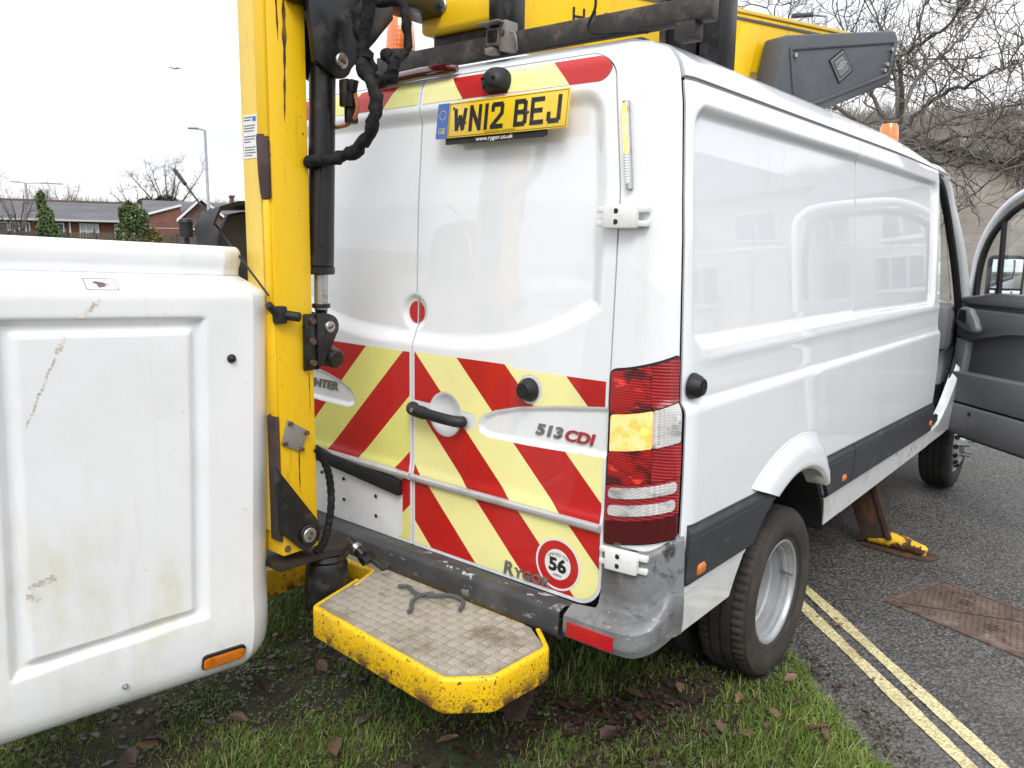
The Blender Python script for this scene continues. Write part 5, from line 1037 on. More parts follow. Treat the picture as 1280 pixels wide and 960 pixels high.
# grass blades
def grass(name, n, x0, x1, y0, y1, lmin, lmax, wd, seed):
    r = np.random.RandomState(seed); x = r.uniform(x0, x1, n * 2); y = r.uniform(y0, y1, n * 2); h, d = verge_h(x, y)
    c = vnoise(x, y, 2.6, 4.4) + .5 * vnoise(x, y, 8, 9.1)
    bare = np.exp(-(((x - .62) / .30) ** 2 + ((y - .20) / .22) ** 2)) * .75 + np.exp(-(((x - .25) / .35) ** 2 + ((y + .22) / .14) ** 2)) * .35 + np.exp(-(((x - .95) / .12) ** 2 + ((y - .72) / .10) ** 2)) * .5
    under = ((x > -.9) & (x < .88) & (y > .1) & (y < 4.5)); tyre = (np.abs(x - .86) < .135) & (np.abs(y - .89) < .14)
    p = np.clip(1.02 + 1.5 * c - bare * 1.0 - .30 * under + .25 * (x > 1.0), .06, 1); lush = sstep(-.55, -.12, d) * (x > .75)
    k = (d < -.005) & (r.rand(n * 2) < p) & ~tyre; x, y, h, c, lush, d, under = (q[k][:n] for q in (x, y, h, c, lush, d, under)); m = len(x)
    L = r.uniform(lmin, lmax, m) * (.6 + .8 * np.clip(c + .4, 0, 1)) * (1 + .45 * lush) * np.where(r.rand(m) < .12, 1.45, 1); a = r.uniform(0, 2 * np.pi, m) ; a = np.where(r.rand(m) < .5, a, 3.5 * vnoise(x, y, 7, 5.5) + r.normal(0, .7, m)); lean = np.clip(r.gamma(2.2, .42, m), .1, 2.2)
    dx, dy = np.cos(a), np.sin(a); w = wd * r.uniform(.6, 1.7, m); tw = a + r.normal(0, .8, m); px, py = -np.sin(tw) * w, np.cos(tw) * w
    P0 = np.stack([x, y, h - .004], -1); pts = [P0]; th = np.zeros(m); pos = P0
    for k in range(3):
        th = th + lean * (.28, .42, .55)[k]; pos = pos + np.stack([dx * np.sin(th), dy * np.sin(th), np.cos(th)], -1) * (L / 3)[:, None]; pts.append(pos)
    q = np.stack([px, py, np.zeros(m)], -1); V = np.stack([P0 - q, P0 + q, pts[1] + q * .9, pts[1] - q * .9, pts[2] + q * .6, pts[2] - q * .6, pts[3]], 1).reshape(-1, 3); V[:, 2] = np.maximum(V[:, 2], np.repeat(h, 7) - .004)
    b = np.arange(m)[:, None] * 7; F4 = b + np.array([[0, 1, 2, 3, 3, 2, 4, 5]]); F3 = b + np.array([[5, 4, 6]])
    me = bpy.data.meshes.new(name); me.vertices.add(len(V)); me.vertices.foreach_set('co', V.ravel())
    lv = np.concatenate([F4, F3], 1).ravel(); me.loops.add(len(lv)); me.loops.foreach_set('vertex_index', lv.astype(np.int32))
    ls = (np.arange(m)[:, None] * 11 + np.array([[0, 4, 8]])).ravel(); lt = np.tile([4, 4, 3], m); me.polygons.add(3 * m); me.polygons.foreach_set('loop_start', ls.astype(np.int32)); me.polygons.foreach_set('loop_total', lt.astype(np.int32)); me.update(calc_edges=True)
    g1, g2, g3, g4 = np.array([.070, .112, .026]), np.array([.155, .225, .045]), np.array([.19, .20, .07]), np.array([.30, .25, .13])
    u = r.rand(m); C_ = g1 * (1 - u[:, None]) + g2 * u[:, None]; v = r.rand(m); C_ = np.where((v < .16)[:, None], g3, C_); C_ = np.where((v > .955)[:, None], g4, C_)
    C_ = C_ * (1 + .35 * lush[:, None] * np.array([1.0, 1.0, .6])) * (.75 + .5 * r.rand(m)[:, None])
    C5 = np.repeat(np.concatenate([C_, np.ones((m, 1))], 1), 7, 0); at = me.color_attributes.new('tint', 'FLOAT_COLOR', 'POINT'); at.data.foreach_set('color', C5.ravel())
    return tag(link(name, me, gmat, None, 180), kind='stuff')
gmat = mat('grass_blades', (.08, .14, .03), .55, spec=.3, attr='tint')
grass('grass', 105000, -1.3, 1.75, -1.6, 2.3, .018, .062, .0014, 3)
grass('grass', 105000, -1.3, 1.75, -1.6, 2.3, .008, .030, .0017, 8)
grass('grass', 50000, -7, -1.2, -4, 7, .04, .10, .004, 4)
def weeds(n):
    r = np.random.RandomState(33); V, F, C_ = [], [], []
    while len(F) < n:
        x, y = r.uniform(-.6, 1.45), r.uniform(-.8, 1.2); h, d = verge_h(np.array([x]), np.array([y]))
        if d[0] > -.03 or mn.noise((x * 3, y * 3, 2.)) < .0: continue
        for q in range(r.randint(3, 9)):
            a = r.uniform(0, 6.28); s = r.uniform(.006, .014); cx, cy, cz = x + r.normal(0, .012), y + r.normal(0, .012), h[0] + r.uniform(.006, .03); t = np.array([math.cos(a), math.sin(a), r.uniform(-.3, .4)]); w = np.array([-math.sin(a), math.cos(a), r.uniform(-.2, .2)]); c = np.array([cx, cy, cz]); b = len(V)
            V += [c, c + t * s * .5 + w * s * .45, c + t * s, c + t * s * .5 - w * s * .45]; F.append([b, b + 1, b + 2, b + 3]); C_ += [np.array([.07, .12, .03]) * r.uniform(.6, 1.6)] * 4
    me = bpy.data.meshes.new('weeds'); me.from_pydata([tuple(v) for v in V], [], F); at = me.color_attributes.new('tint', 'FLOAT_COLOR', 'POINT'); at.data.foreach_set('color', np.concatenate([np.array(C_), np.ones((len(C_), 1))], 1).ravel()); tag(link('weeds', me, gmat, None, None), kind='stuff')
weeds(5500)
# leaf litter: small torn pieces
def litter(n):
    r = np.random.RandomState(9); V, F = [], []
    while len(F) < n:
        x, y = (r.normal(.62, .22), r.normal(.22, .20)) if r.rand() < .40 else (r.uniform(-.7, 1.5), r.uniform(-1.1, 1.4))
        h, d = verge_h(np.array([x]), np.array([y]))
        if d[0] > .10: continue
        s = r.uniform(.006, .022); a = r.uniform(0, 6.28); z = max(h[0], 0) + r.uniform(.004, .02); b = len(V)
        for k in range(4): t = a + k * 1.57 + r.uniform(-.4, .4); V.append((x + s * math.cos(t) * (1 if k % 2 else .6), y + s * math.sin(t) * (1 if k % 2 else .6), z + r.uniform(-.006, .008)))
        F.append([b, b + 1, b + 2, b + 3])
    return V, F
leafm = [mat('brown_leaf', (.085, .045, .028), .6, layers=(dict(c=(.13, .075, .045), s=30, lo=.4, hi=.7),)), mat('tan_leaf', (.20, .12, .07), .6, layers=(dict(c=(.12, .065, .035), s=40, lo=.45, hi=.7),)), mat('dark_leaf', (.045, .024, .02), .5, layers=(dict(c=(.08, .05, .04), s=30, lo=.45, hi=.7),))]
V, F = litter(4200); tag(pymesh('leaf_litter', V, F, leafm[2], None, None), kind='stuff')
def leaf_mesh(seed):
    r = random.Random(seed); n, k = 7, 5; V, F = [], []
    cu, tw = r.uniform(.3, 1.2), r.uniform(-.6, .6)
    for i in range(n):
        t = i / (n - 1); w = .5 * math.sin(math.pi * min(1, t * 1.02 + .03)) ** .75 * (1 + .25 * math.sin(t * 19 + seed)) * .62
        for j in range(k):
            s = (j / (k - 1) - .5) * 2; V.append(((t - .5), w * s, .10 * cu * s * s + .12 * math.sin(t * 3.1) * cu + tw * .1 * s * t + r.uniform(-.015, .015)))
    F = [[i * k + j, (i + 1) * k + j, (i + 1) * k + j + 1, i * k + j + 1] for i in range(n - 1) for j in range(k - 1)]; return V, F
LM = []
for s in range(9):
    V, F = leaf_mesh(s); me = bpy.data.meshes.new('leaf'); me.from_pydata(V, [], F); me.materials.append(leafm[s % 3]); me.polygons.foreach_set('use_smooth', np.ones(len(F), bool)); LM.append(me)
rr = random.Random(21); cnt = 0
spots = [(.345, -.18, .075), (.40, .071, .05), (.78, .53, .06), (-.24, -.55, .07), (.90, .80, .06), (1.05, .47, .07), (.76, .295, .07), (.717, .17, .08), (.60, .12, .06), (-.31, -.80, .08), (-.36, -.40, .08), (.98, .42, .06), (1.0, .52, .05), (1.15, .60, .05), (1.25, .62, .06), (.55, .35, .08), (.66, .42, .08), (.50, .22, .07)]
while len(spots) < 90:
    x, y = rr.uniform(-.7, 1.5), rr.uniform(-.95, 1.1)
    if edge_d(x, y) < -.03: spots.append((x, y, rr.uniform(.035, .08)))
for x, y, s in spots:
    h, d = verge_h(np.array([x]), np.array([y])); o = bpy.data.objects.new('fallen_leaf', LM[rr.randrange(9)]); COL.objects.link(o); o.scale = (s, s * rr.uniform(.7, 1.1), s); o.location = (x, y, h[0] + rr.uniform(.018, .04)); o.rotation_euler = (rr.uniform(-.5, .5), rr.uniform(-.5, .5), rr.uniform(0, 6.3))
    tone = ('brown', 'tan', 'dark brown')[LM.index(o.data) % 3]; big = 'large' if s > .058 else 'small'
    where = ('in the grass just behind the rear wheel' if y > .62 and x > .55 else 'in the grass under the van behind the bumper' if y > .28 else 'on the bare soil below the scuffed bumper corner' if x > .45 and y > -.1 else 'in the grass beside the road edge' if x > .95 else 'in the grass below the yellow step' if x > -.1 else 'in the grass below the white bucket')
    tag(o, f'{big} {tone} dead leaf lying {where}', 'leaf', 'fallen leaves on the grass verge')
for x, y, s in ((1.02, 1.50, .05), (1.40, 1.10, .035), (1.55, 1.45, .03), (1.30, 1.02, .03), (1.18, 1.28, .025), (1.9, 1.6, .03), (1.75, 1.25, .035), (1.36, 2.75, .03), (1.22, 1.07, .05)):
    o = bpy.data.objects.new('fallen_leaf', LM[1 + 3 * rr.randrange(3)]); COL.objects.link(o); o.scale = (s, s * .5, s); o.location = (x, y, .008 + s * .05); o.rotation_euler = (0, 0, rr.uniform(0, 6.3)); tag(o, f"small pale leaf on the asphalt {'against the double yellow lines' if x < 1.25 else 'between the yellow lines and the manhole cover' if y > 1.3 else 'just past the yellow lines'}", 'leaf', 'leaves on the asphalt')
def grit(n):
    r = np.random.RandomState(77); V, F = [], []
    for _ in range(n):
        s = r.uniform(-1.2, 2.2); d = abs(r.normal(.0, .07)) + .0; p = E0 + ED * s + EN * d; q = r.uniform(.0015, .006) * (1.5 if r.rand() < .1 else 1); z = .003; b = len(V); a = r.uniform(0, 6.28)
        for k in range(4): V.append((p[0] + q * math.cos(a + k * 1.57) * r.uniform(.7, 1.2), p[1] + q * math.sin(a + k * 1.57) * r.uniform(.7, 1.2), z))
        V.append((p[0], p[1], z + q * .9)); F += [[b, b + 1, b + 4], [b + 1, b + 2, b + 4], [b + 2, b + 3, b + 4], [b + 3, b, b + 4]]
    return V, F
V, F = grit(2600); tag(pymesh('road_grit', V, F, mat('brown_grit', (.06, .045, .033), .9, layers=(dict(c=(.20, .18, .15), s=60, lo=.55, hi=.65),)), None, None), kind='stuff')
# double yellow lines
LD = np.array([.713, -.701]); LNn = np.array([.701, .713])
for nm, c0, w, lb in (('road_marking', np.array([.850, 1.720]), .054, 0), ('road_marking', np.array([.848, 1.580]), .056, 1)):
    r = np.random.RandomState(lb + 5); s = ar(-4.5, 7, .025); j = lambda: .0035 * (r.rand(len(s)) - .5) + .003 * np.sin(s * 9 + lb)
    a = c0 + LD * s[:, None] + LNn * (w / 2 + j())[:, None]; b = c0 + LD * s[:, None] - LNn * (w / 2 + j())[:, None]; n = len(s)
    V = [(x, y, .004) for x, y in a] + [(x, y, .004) for x, y in b]; tag(pymesh(nm, V, [[i, n + i, n + i + 1, i + 1] for i in range(n - 1)], yline, None, None), kind='structure')
# manhole cover
mhO = np.array([1.097, 1.896]); mha, mhb = np.array([.948, -.318]), np.array([.318, .948]); ML, MW = .60, .465
mh = thing('manhole_cover', 'rusty rectangular cast-iron manhole cover of two studded triangles in the asphalt', 'manhole', (float(mhO[0]), float(mhO[1]), 0))
MP = lambda a, b, z: Vector((*(mhO + mha * a + mhb * b), z))
m = MB()
for poly in ([(0, 0), (ML, 0), (ML - .022, .022), (.022, .022)], [(ML, 0), (ML, MW), (ML - .022, MW - .022), (ML - .022, .022)], [(ML, MW), (0, MW), (.022, MW - .022), (ML - .022, MW - .022)], [(0, MW), (0, 0), (.022, .022), (.022, MW - .022)]):
    m.prism(poly, lambda u, v, d: MP(u, v, d), -.01, .008, .002)
m.build('cover_frame', rustplate, mh)
m = MB(); m.prism([(.0, .0), (ML, .0), (ML, MW), (0, MW)], lambda u, v, d: MP(u, v, d), -.02, .0015); m.build('cover_bed', hole, mh)
i0, i1, j0, j1 = .026, ML - .026, .026, MW - .026; rt = random.Random(5)
for tri_ in ([(i0 + .012, j0), (i1, j0), (i1, j1 - .010)], [(i0, j0 + .010), (i1 - .012, j1), (i0, j1)]):
    m = MB(); m.prism(tri_, lambda u, v, d: MP(u, v, d), -.01, .0055, .0015); pl = m.build('cover_plate', rustplate, mh); m = MB(); TP = np.array(tri_)
    for a in range(22):
        for b in range(16):
            u, v = i0 + .012 + a * .026 + (b % 2) * .013, j0 + .012 + b * .0275
            if sd_poly(np.array([u]), np.array([v]), tri_)[0] < .013: continue
            m.box(MP(u, v, .0065), (.0125, .0125, .006), .002, Matrix.Rotation(.8, 3, 'Z'), 1)
    tag(m.build('cover_studs', rustplate, pl), kind='stuff')
    c = TP.mean(0); m = MB(); m.cyl(MP(c[0], c[1], .005), MP(c[0], c[1], .0085), .032, n=20, bev=.002); m.build('lifting_eye', rusty, pl)

# ------------------------------------------------------------------ background
def brick_mat(name, c1, c2, mort, s, ax='xz', bw=.5, rh=.25):
    m = bpy.data.materials.new(name); m.use_nodes = True; nt = m.node_tree; N = nt.nodes.new; L = nt.links.new; b = nt.nodes['Principled BSDF']; b.inputs['Roughness'].default_value = .85
    tc = N('ShaderNodeTexCoord'); sp = N('ShaderNodeSeparateXYZ'); L(tc.outputs['Object'], sp.inputs[0]); ad = N('ShaderNodeMath'); L(sp.outputs['X'], ad.inputs[0]); L(sp.outputs['Y'], ad.inputs[1]); cb = N('ShaderNodeCombineXYZ'); L(ad.outputs[0], cb.inputs[0]); L(sp.outputs['Z'], cb.inputs[1])
    t = N('ShaderNodeTexBrick'); t.inputs['Scale'].default_value = s; t.inputs['Color1'].default_value = (*c1, 1); t.inputs['Color2'].default_value = (*c2, 1); t.inputs['Mortar'].default_value = (*mort, 1); t.inputs['Mortar Size'].default_value = .018; t.inputs['Brick Width'].default_value = bw; t.inputs['Row Height'].default_value = rh; L(cb.outputs[0], t.inputs[0])
    nz = N('ShaderNodeTexNoise'); nz.inputs['Scale'].default_value = 1.3; nz.inputs['Detail'].default_value = 8; L(tc.outputs['Object'], nz.inputs[0]); mr = N('ShaderNodeMapRange'); mr.inputs[1].default_value = .3; mr.inputs[2].default_value = .75; mr.inputs[3].default_value = .72; mr.inputs[4].default_value = 1.2; L(nz.outputs[0], mr.inputs[0])
    mu = N('ShaderNodeVectorMath'); mu.operation = 'SCALE'; L(t.outputs[0], mu.inputs[0]); L(mr.outputs[0], mu.inputs[3]); L(mu.outputs[0], b.inputs['Base Color']); bp = N('ShaderNodeBump'); bp.inputs['Strength'].default_value = .4; bp.inputs['Distance'].default_value = .01; L(t.outputs[1], bp.inputs['Height']); bp.invert = True; L(bp.outputs[0], b.inputs['Normal']); return m
redbrick = brick_mat('red_brick_wall', (.23, .075, .05), (.17, .055, .04), (.22, .17, .14), 3.2)
greybrick = brick_mat('buff_grey_brick', (.36, .32, .285), (.31, .275, .245), (.38, .345, .31), 5.2, bw=.9, rh=.34)
slate = mat('grey_slate', (.10, .10, .112), .75, layers=(dict(c=(.14, .14, .15), s=.8, st=(1, 1, 3), lo=.4, hi=.7, d=8), dict(c=(.08, .075, .07), s=6, st=(3, 1, 1), lo=.45, hi=.7, d=6)), bump=dict(kind='wave', s=3, dir='Y', k=.4, h=.02))
upvc = mat('white_window_frame', (.75, .76, .76), .4); paneM = mat('dark_pane', (.10, .12, .14), .06, spec=.8); curtain = mat('pale_curtain', (.55, .60, .62), .8)
render_w = mat('cream_render', (.55, .52, .47), .85, layers=(dict(c=(.42, .39, .34), s=1.2, lo=.45, hi=.75, d=8),)); wood = mat('brown_fence_wood', (.12, .09, .065), .8, layers=(dict(c=(.07, .05, .035), s=4, st=(6, 6, .5), lo=.4, hi=.7),))
moss = mat('mossy_tile', (.06, .055, .045), .9, layers=(dict(c=(.09, .11, .035), s=6, lo=.5, hi=.65, d=8),))
class Frame:
    def __init__(s, name, label, cat, az, dist, group=None):
        a = R(az); s.a = a; s.O = Vector((CAM.x + math.sin(a) * dist, CAM.y + math.cos(a) * dist, 0)); s.t = thing(name, label, cat, s.O, group)
    def L(s, x, y, z): return s.O + Vector((x, y, z))
    def box(s, name, m, x0, x1, y0, y1, z0, z1, par=None, bev=0):
        q = MB(); q.box(s.L((x0 + x1) / 2, (y0 + y1) / 2, (z0 + z1) / 2), (x1 - x0, y1 - y0, z1 - z0), bev); return q.build(name, m, par or s.t)
    def poly(s, name, m, pts, y0, y1, par=None):
        q = MB(); q.prism(pts, lambda u, v, d: s.L(u, d, v), y0, y1); return q.build(name, m, par or s.t)
    def slab(s, name, m, A, B, C_, D, th=.12, par=None):
        P_ = [s.L(*q) for q in (A, B, C_, D)]; n = (P_[1] - P_[0]).cross(P_[3] - P_[0]).normalized() * th; q = MB(); q.add(P_ + [p - n for p in P_], [[0, 1, 2, 3], [7, 6, 5, 4], [0, 4, 5, 1], [1, 5, 6, 2], [2, 6, 7, 3], [3, 7, 4, 0]]); return q.build(name, m, par or s.t)
    def window(s, x0, x1, z0, z1, y, n=2, pm=None):
        f = MB(); t = .06
        for a, b, c, d in ((x0, x1, z0, z0 + t), (x0, x1, z1 - t, z1), (x0, x0 + t, z0 + t, z1 - t), (x1 - t, x1, z0 + t, z1 - t)): f.box(s.L((a + b) / 2, y - .03, (c + d) / 2), (b - a, .08, d - c))
        for k in range(1, n): xx = x0 + (x1 - x0) * k / n; f.box(s.L(xx, y - .032, (z0 + z1) / 2), (.06, .07, z1 - z0 - 2 * t))
        o = f.build('window', upvc, s.t); q = MB(); q.box(s.L((x0 + x1) / 2, y + .0, (z0 + z1) / 2), (x1 - x0 - .04, .02, z1 - z0 - .04)); q.build('window_pane', pm or paneM, o); q = MB(); q.box(s.L((x0 + x1) / 2, y - .07, z0 - .05), (x1 - x0 + .1, .16, .06)); q.build('window_sill', upvc, o)
    def done(s): s.t.rotation_euler = (0, 0, -s.a); return s.t
AZT = ([0, 60, 150, 187, 223, 250, 262, 300], [-71.46, -68.99, -65.11, -63.4, -61.65, -60.31, -59.72, -57.83])
def lx(px, dist=50., az0=-64.3): return math.tan(R(np.interp(px, *AZT) - az0)) * dist
B = Frame('bungalow', 'long low red-brick bungalow with grey slate roof behind the wooden fence', 'house', -64.3, 50)
B.box('wall', redbrick, -16, .5, 0, 9, 0, 2.45); B.slab('roof', slate, (-16.4, -.45, 2.43), (.45, -.45, 2.43), (.45, 4.2, 3.52), (-16.4, 4.2, 3.52)); B.slab('roof', slate, (.45, 9.4, 2.43), (-16.4, 9.4, 2.43), (-16.4, 4.22, 3.52), (.45, 4.22, 3.52))
B.box('ridge_tiles', mat('ridge_tile', (.12, .085, .07), .8), -16.4, 5.8, 4.1, 4.32, 3.50, 3.60); B.box('gutter', mat('white_gutter', (.5, .5, .48), .6), -16.4, .42, -.56, -.45, 2.34, 2.44)
for a, b, n, pm in ((-6.6, -6.0, 1, None), (lx(9), lx(22), 2, None), (lx(24), lx(35), 2, None), (lx(70), lx(78), 1, None), (lx(97), lx(122), 3, curtain), (lx(142), lx(155), 2, None), (-9, -7.6, 2, None)): B.window(a, b, 1.1, 2.25, -.02, n, pm)
B.box('downpipe', upvc, lx(84), lx(84) + .08, -.12, -.04, 0, 2.4)
x0, x1 = lx(186), lx(224)
B.poly('wing_wall', redbrick, [(x0, 0), (x1, 0), (x1, 3.26), (x0, 2.76)], -1.5, -.9); B.poly('bargeboard', upvc, [(x0 - .1, 2.74), (x1 + .05, 3.28), (x1 + .05, 3.40), (x0 - .1, 2.86)], -1.62, -1.52); B.box('stone_band', mat('pale_band', (.4, .36, .32), .8), x0, x1, -1.515, -1.501, 2.05, 2.10)
B.slab('roof', slate, (x0 - .1, -1.5, 2.80), (x1, -1.5, 3.33), (x1, 4.2, 3.50), (x0 - .1, 4.2, 3.48), .08)
xa, xb, xc_ = lx(221), lx(249), lx(281)
darkb = brick_mat('dark_brick_gable', (.15, .085, .065), (.11, .06, .05), (.16, .13, .11), 3.2)
B.poly('gable_wall', darkb, [(xa + .2, 0), (xc_ - .2, 0), (xc_ - .2, 2.6), (xb, 3.62), (xa + .2, 2.6)], -1.3, 5)
B.slab('roof', slate, (xa - .1, -1.45, 2.48), (xb, -1.45, 3.72), (xb, 6, 3.72), (xa - .1, 6, 2.48), -.10); B.slab('roof', slate, (xc_ + .1, -1.45, 2.48), (xb, -1.45, 3.72), (xb, 6, 3.72), (xc_ + .1, 6, 2.48), .10)
for sx_, xe in ((-1, xa - .1), (1, xc_ + .1)): B.poly('bargeboard', upvc, [(xe, 2.42), (xb, 3.66), (xb, 3.82), (xe, 2.58)], -1.56, -1.46)
B.box('door_canopy', upvc, xa + .1, xa + 1.2, -2.0, -1.3, 2.0, 2.1); B.window(xa + .6, xa + 1.3, 1.0, 1.9, -1.32, 1)
B.slab('roof', slate, (.5, 1.0, 3.0), (8.4, 1.0, 3.0), (8.4, 4.3, 3.78), (.5, 4.3, 3.78), .1); B.box('wall', redbrick, .6, 8.3, 1.2, 7, 0, 2.95)
ch = B.box('chimney', darkb, lx(296), lx(306), 3.0, 3.9, 3.4, 4.1); B.box('chimney_cap', darkb, lx(296) - .06, lx(306) + .06, 2.94, 3.96, 4.1, 4.2, ch)
B.done()
Fz = Frame('fence', 'low brown wooden fence of upright boards in front of the brick bungalow', 'fence', -66.4, 44)
for k in range(9): Fz.box('fence_post', wood, -5 + k * 1.2, -5 + k * 1.2 + .1, -.06, .04, 0, 1.90)
for k in range(78): Fz.box('fence_board', wood, -5 + k * .125, -5 + k * .125 + .115, .042, .065, .05, 1.72 + .02 * ((k * 7) % 3))
Fz.box('fence_rail', wood, -5, 4.7, .066, .11, 1.45, 1.53); Fz.done()
G = Frame('brick_building', 'weathered buff brick building with a mossy roof edge beyond the open van door', 'building', -9.5, 18)
G.poly('wall', greybrick, [(-8.5, 0), (4.2, 0), (4.2, 2.05), (-1.6, 3.72), (-8.5, 2.0)], 0, 9)
for A, Bq in (((-1.62, 3.74), (4.6, 1.95)), ((-8.9, 1.95), (-1.58, 3.74))): G.poly('roof', moss, [(A[0], A[1]), (Bq[0], Bq[1]), (Bq[0], Bq[1] + .10), (A[0], A[1] + .10)], -.12, 9.1)
rg = random.Random(3)
for k in range(36):
    t = k / 36; G.box('verge_tile', moss, -1.6 + 6.1 * t, -1.6 + 6.1 * t + .15, -.20, .02, 3.70 - 1.76 * t + .03 * rg.random(), 3.80 - 1.76 * t + .05 * rg.random())
G.done()
def semi(az, dist, label, sc=1.0):
    H = Frame('rendered_house', label, 'house', az, dist, 'rendered houses across the road'); w = 5.2
    H.box('wall', render_w, -w, w, 0, 8, 0, 5.0); H.box('porch', render_w, -w + .8, -w + 3.0, -.7, 0, 0, 2.5)
    rf = MB(); e = .4; rf.add([H.L(-w - e, -e, 4.95), H.L(w + e, -e, 4.95), H.L(w + e, 8 + e, 4.95), H.L(-w - e, 8 + e, 4.95), H.L(-w + 3.2, 4, 7.4), H.L(w - 3.2, 4, 7.4)], [[0, 1, 5, 4], [1, 2, 5], [2, 3, 4, 5], [3, 0, 4], [3, 2, 1, 0]]); r_ = rf.build('roof', slate, H.t)
    H.box('chimney', darkb, -.5, .5, 3.4, 4.4, 6.9, 8.5, r_); H.box('string_band', upvc, -w - .01, w + .01, -.04, -.002, 2.62, 2.74)
    for x in (-3.6, -1.2, 1.2, 3.6): H.window(x - .7, x + .7, 3.2, 4.4, -.02, 2)
    for x in (-1.4, 1.4): H.window(x - .9, x + .9, .9, 2.2, -.02, 3)
    H.box('front_door', wood, 3.2, 4.1, -.06, .0, .05, 2.1); return H.done()
semi(26, 27, 'cream rendered house with hipped roof reflected in the van side'); semi(8, 33, 'cream rendered house with hipped roof, straight across the road past the open van door')
# hills with winter woods
hillm = mat('winter_hillside', (.21, .19, .172), .95, layers=(dict(c=(.15, .135, .118), s=.05, lo=.4, hi=.65, d=9), dict(c=(.17, .15, .13), s=.3, lo=.45, hi=.7, d=9), dict(c=(.05, .065, .03), s=.025, off=(4, 1, 0), lo=.52, hi=.68, d=7)), bump=dict(s=.5, k=1, h=1.5, d=8))
ELV = ([-180, -110, -75, -62, -52, -40, -25, -10, 10, 40, 75, 120, 180], [2.0, 2.2, 2.2, 2.5, 2.8, 4.5, 8.3, 8.2, 8.0, 7, 4, 2.5, 2.0])
def hill_h(az, d):
    top = np.interp(az, *ELV); z = 150 * np.tan(np.radians(top)); return z * sstep(70, 150, d) + .0
HA, HD = np.linspace(-180, 180, 181), np.array([68, 85, 100, 115, 130, 142, 152, 175, 210])
V, F = [], []
for a in HA:
    for d in HD: V.append((CAM.x + math.sin(R(a)) * d, CAM.y + math.cos(R(a)) * d, -.3 + float(hill_h(a, d)) * (1 + .05 * mn.noise((a * .3, d * .02, 0))) if d > 69 else -.5))
nd = len(HD); F = [[i * nd + j, (i + 1) * nd + j, (i + 1) * nd + j + 1, i * nd + j + 1] for i in range(len(HA) - 1) for j in range(nd - 1)]
tag(pymesh('hill', V, F, hillm, None, 180), kind='structure')
def wood_mass(n):
    r = np.random.RandomState(12); V, F, C_ = [], [], []
    for _ in range(n):
        a = r.uniform(-30, 45) if r.rand() < .72 else r.uniform(-85, -50); d = r.uniform(95, 156); z = float(hill_h(a, d)) - .5; x, y = CAM.x + math.sin(R(a)) * d, CAM.y + math.cos(R(a)) * d
        h = r.uniform(2.5, 5.5) * (1 if a > -45 else .55); c = np.array([.20, .18, .163]) * r.uniform(.6, 1.35) if r.rand() < .93 else np.array([.07, .085, .05]); ev = False
        tx, ty = math.cos(R(a)), -math.sin(R(a))
        for k in range(24 if not ev else 9):
            t = r.uniform(-.9, .9); L_ = h * r.uniform(.45, 1) * math.sqrt(max(.05, 1 - .8 * t * t)); w = h * (.007 if not ev else .10) * r.uniform(.6, 1.5); sx_ = t * h * .55; oy = r.uniform(-.5, .5); b = len(V); b0 = sx_ * .15
            V += [(x + tx * (b0 - w), y + ty * (b0 - w) + oy, z + h * .1), (x + tx * (b0 + w), y + ty * (b0 + w) + oy, z + h * .1), (x + tx * (sx_ + w * .6), y + ty * (sx_ + w * .6) + oy, z + L_ * .7), (x + tx * sx_ * 1.1, y + ty * sx_ * 1.1 + oy, z + L_), (x + tx * (sx_ - w * .6), y + ty * (sx_ - w * .6) + oy, z + L_ * .7)]; F.append([b, b + 1, b + 2, b + 3, b + 4]); C_ += [c] * 5
    me = bpy.data.meshes.new('hillside_wood'); me.from_pydata(V, [], F); at = me.color_attributes.new('tint', 'FLOAT_COLOR', 'POINT'); at.data.foreach_set('color', np.concatenate([np.array(C_), np.ones((len(C_), 1))], 1).ravel()); return tag(link('hillside_wood', me, mat('winter_wood', (.1, .09, .07), .9, attr='tint'), None, 180), kind='stuff')
wood_mass(3600)
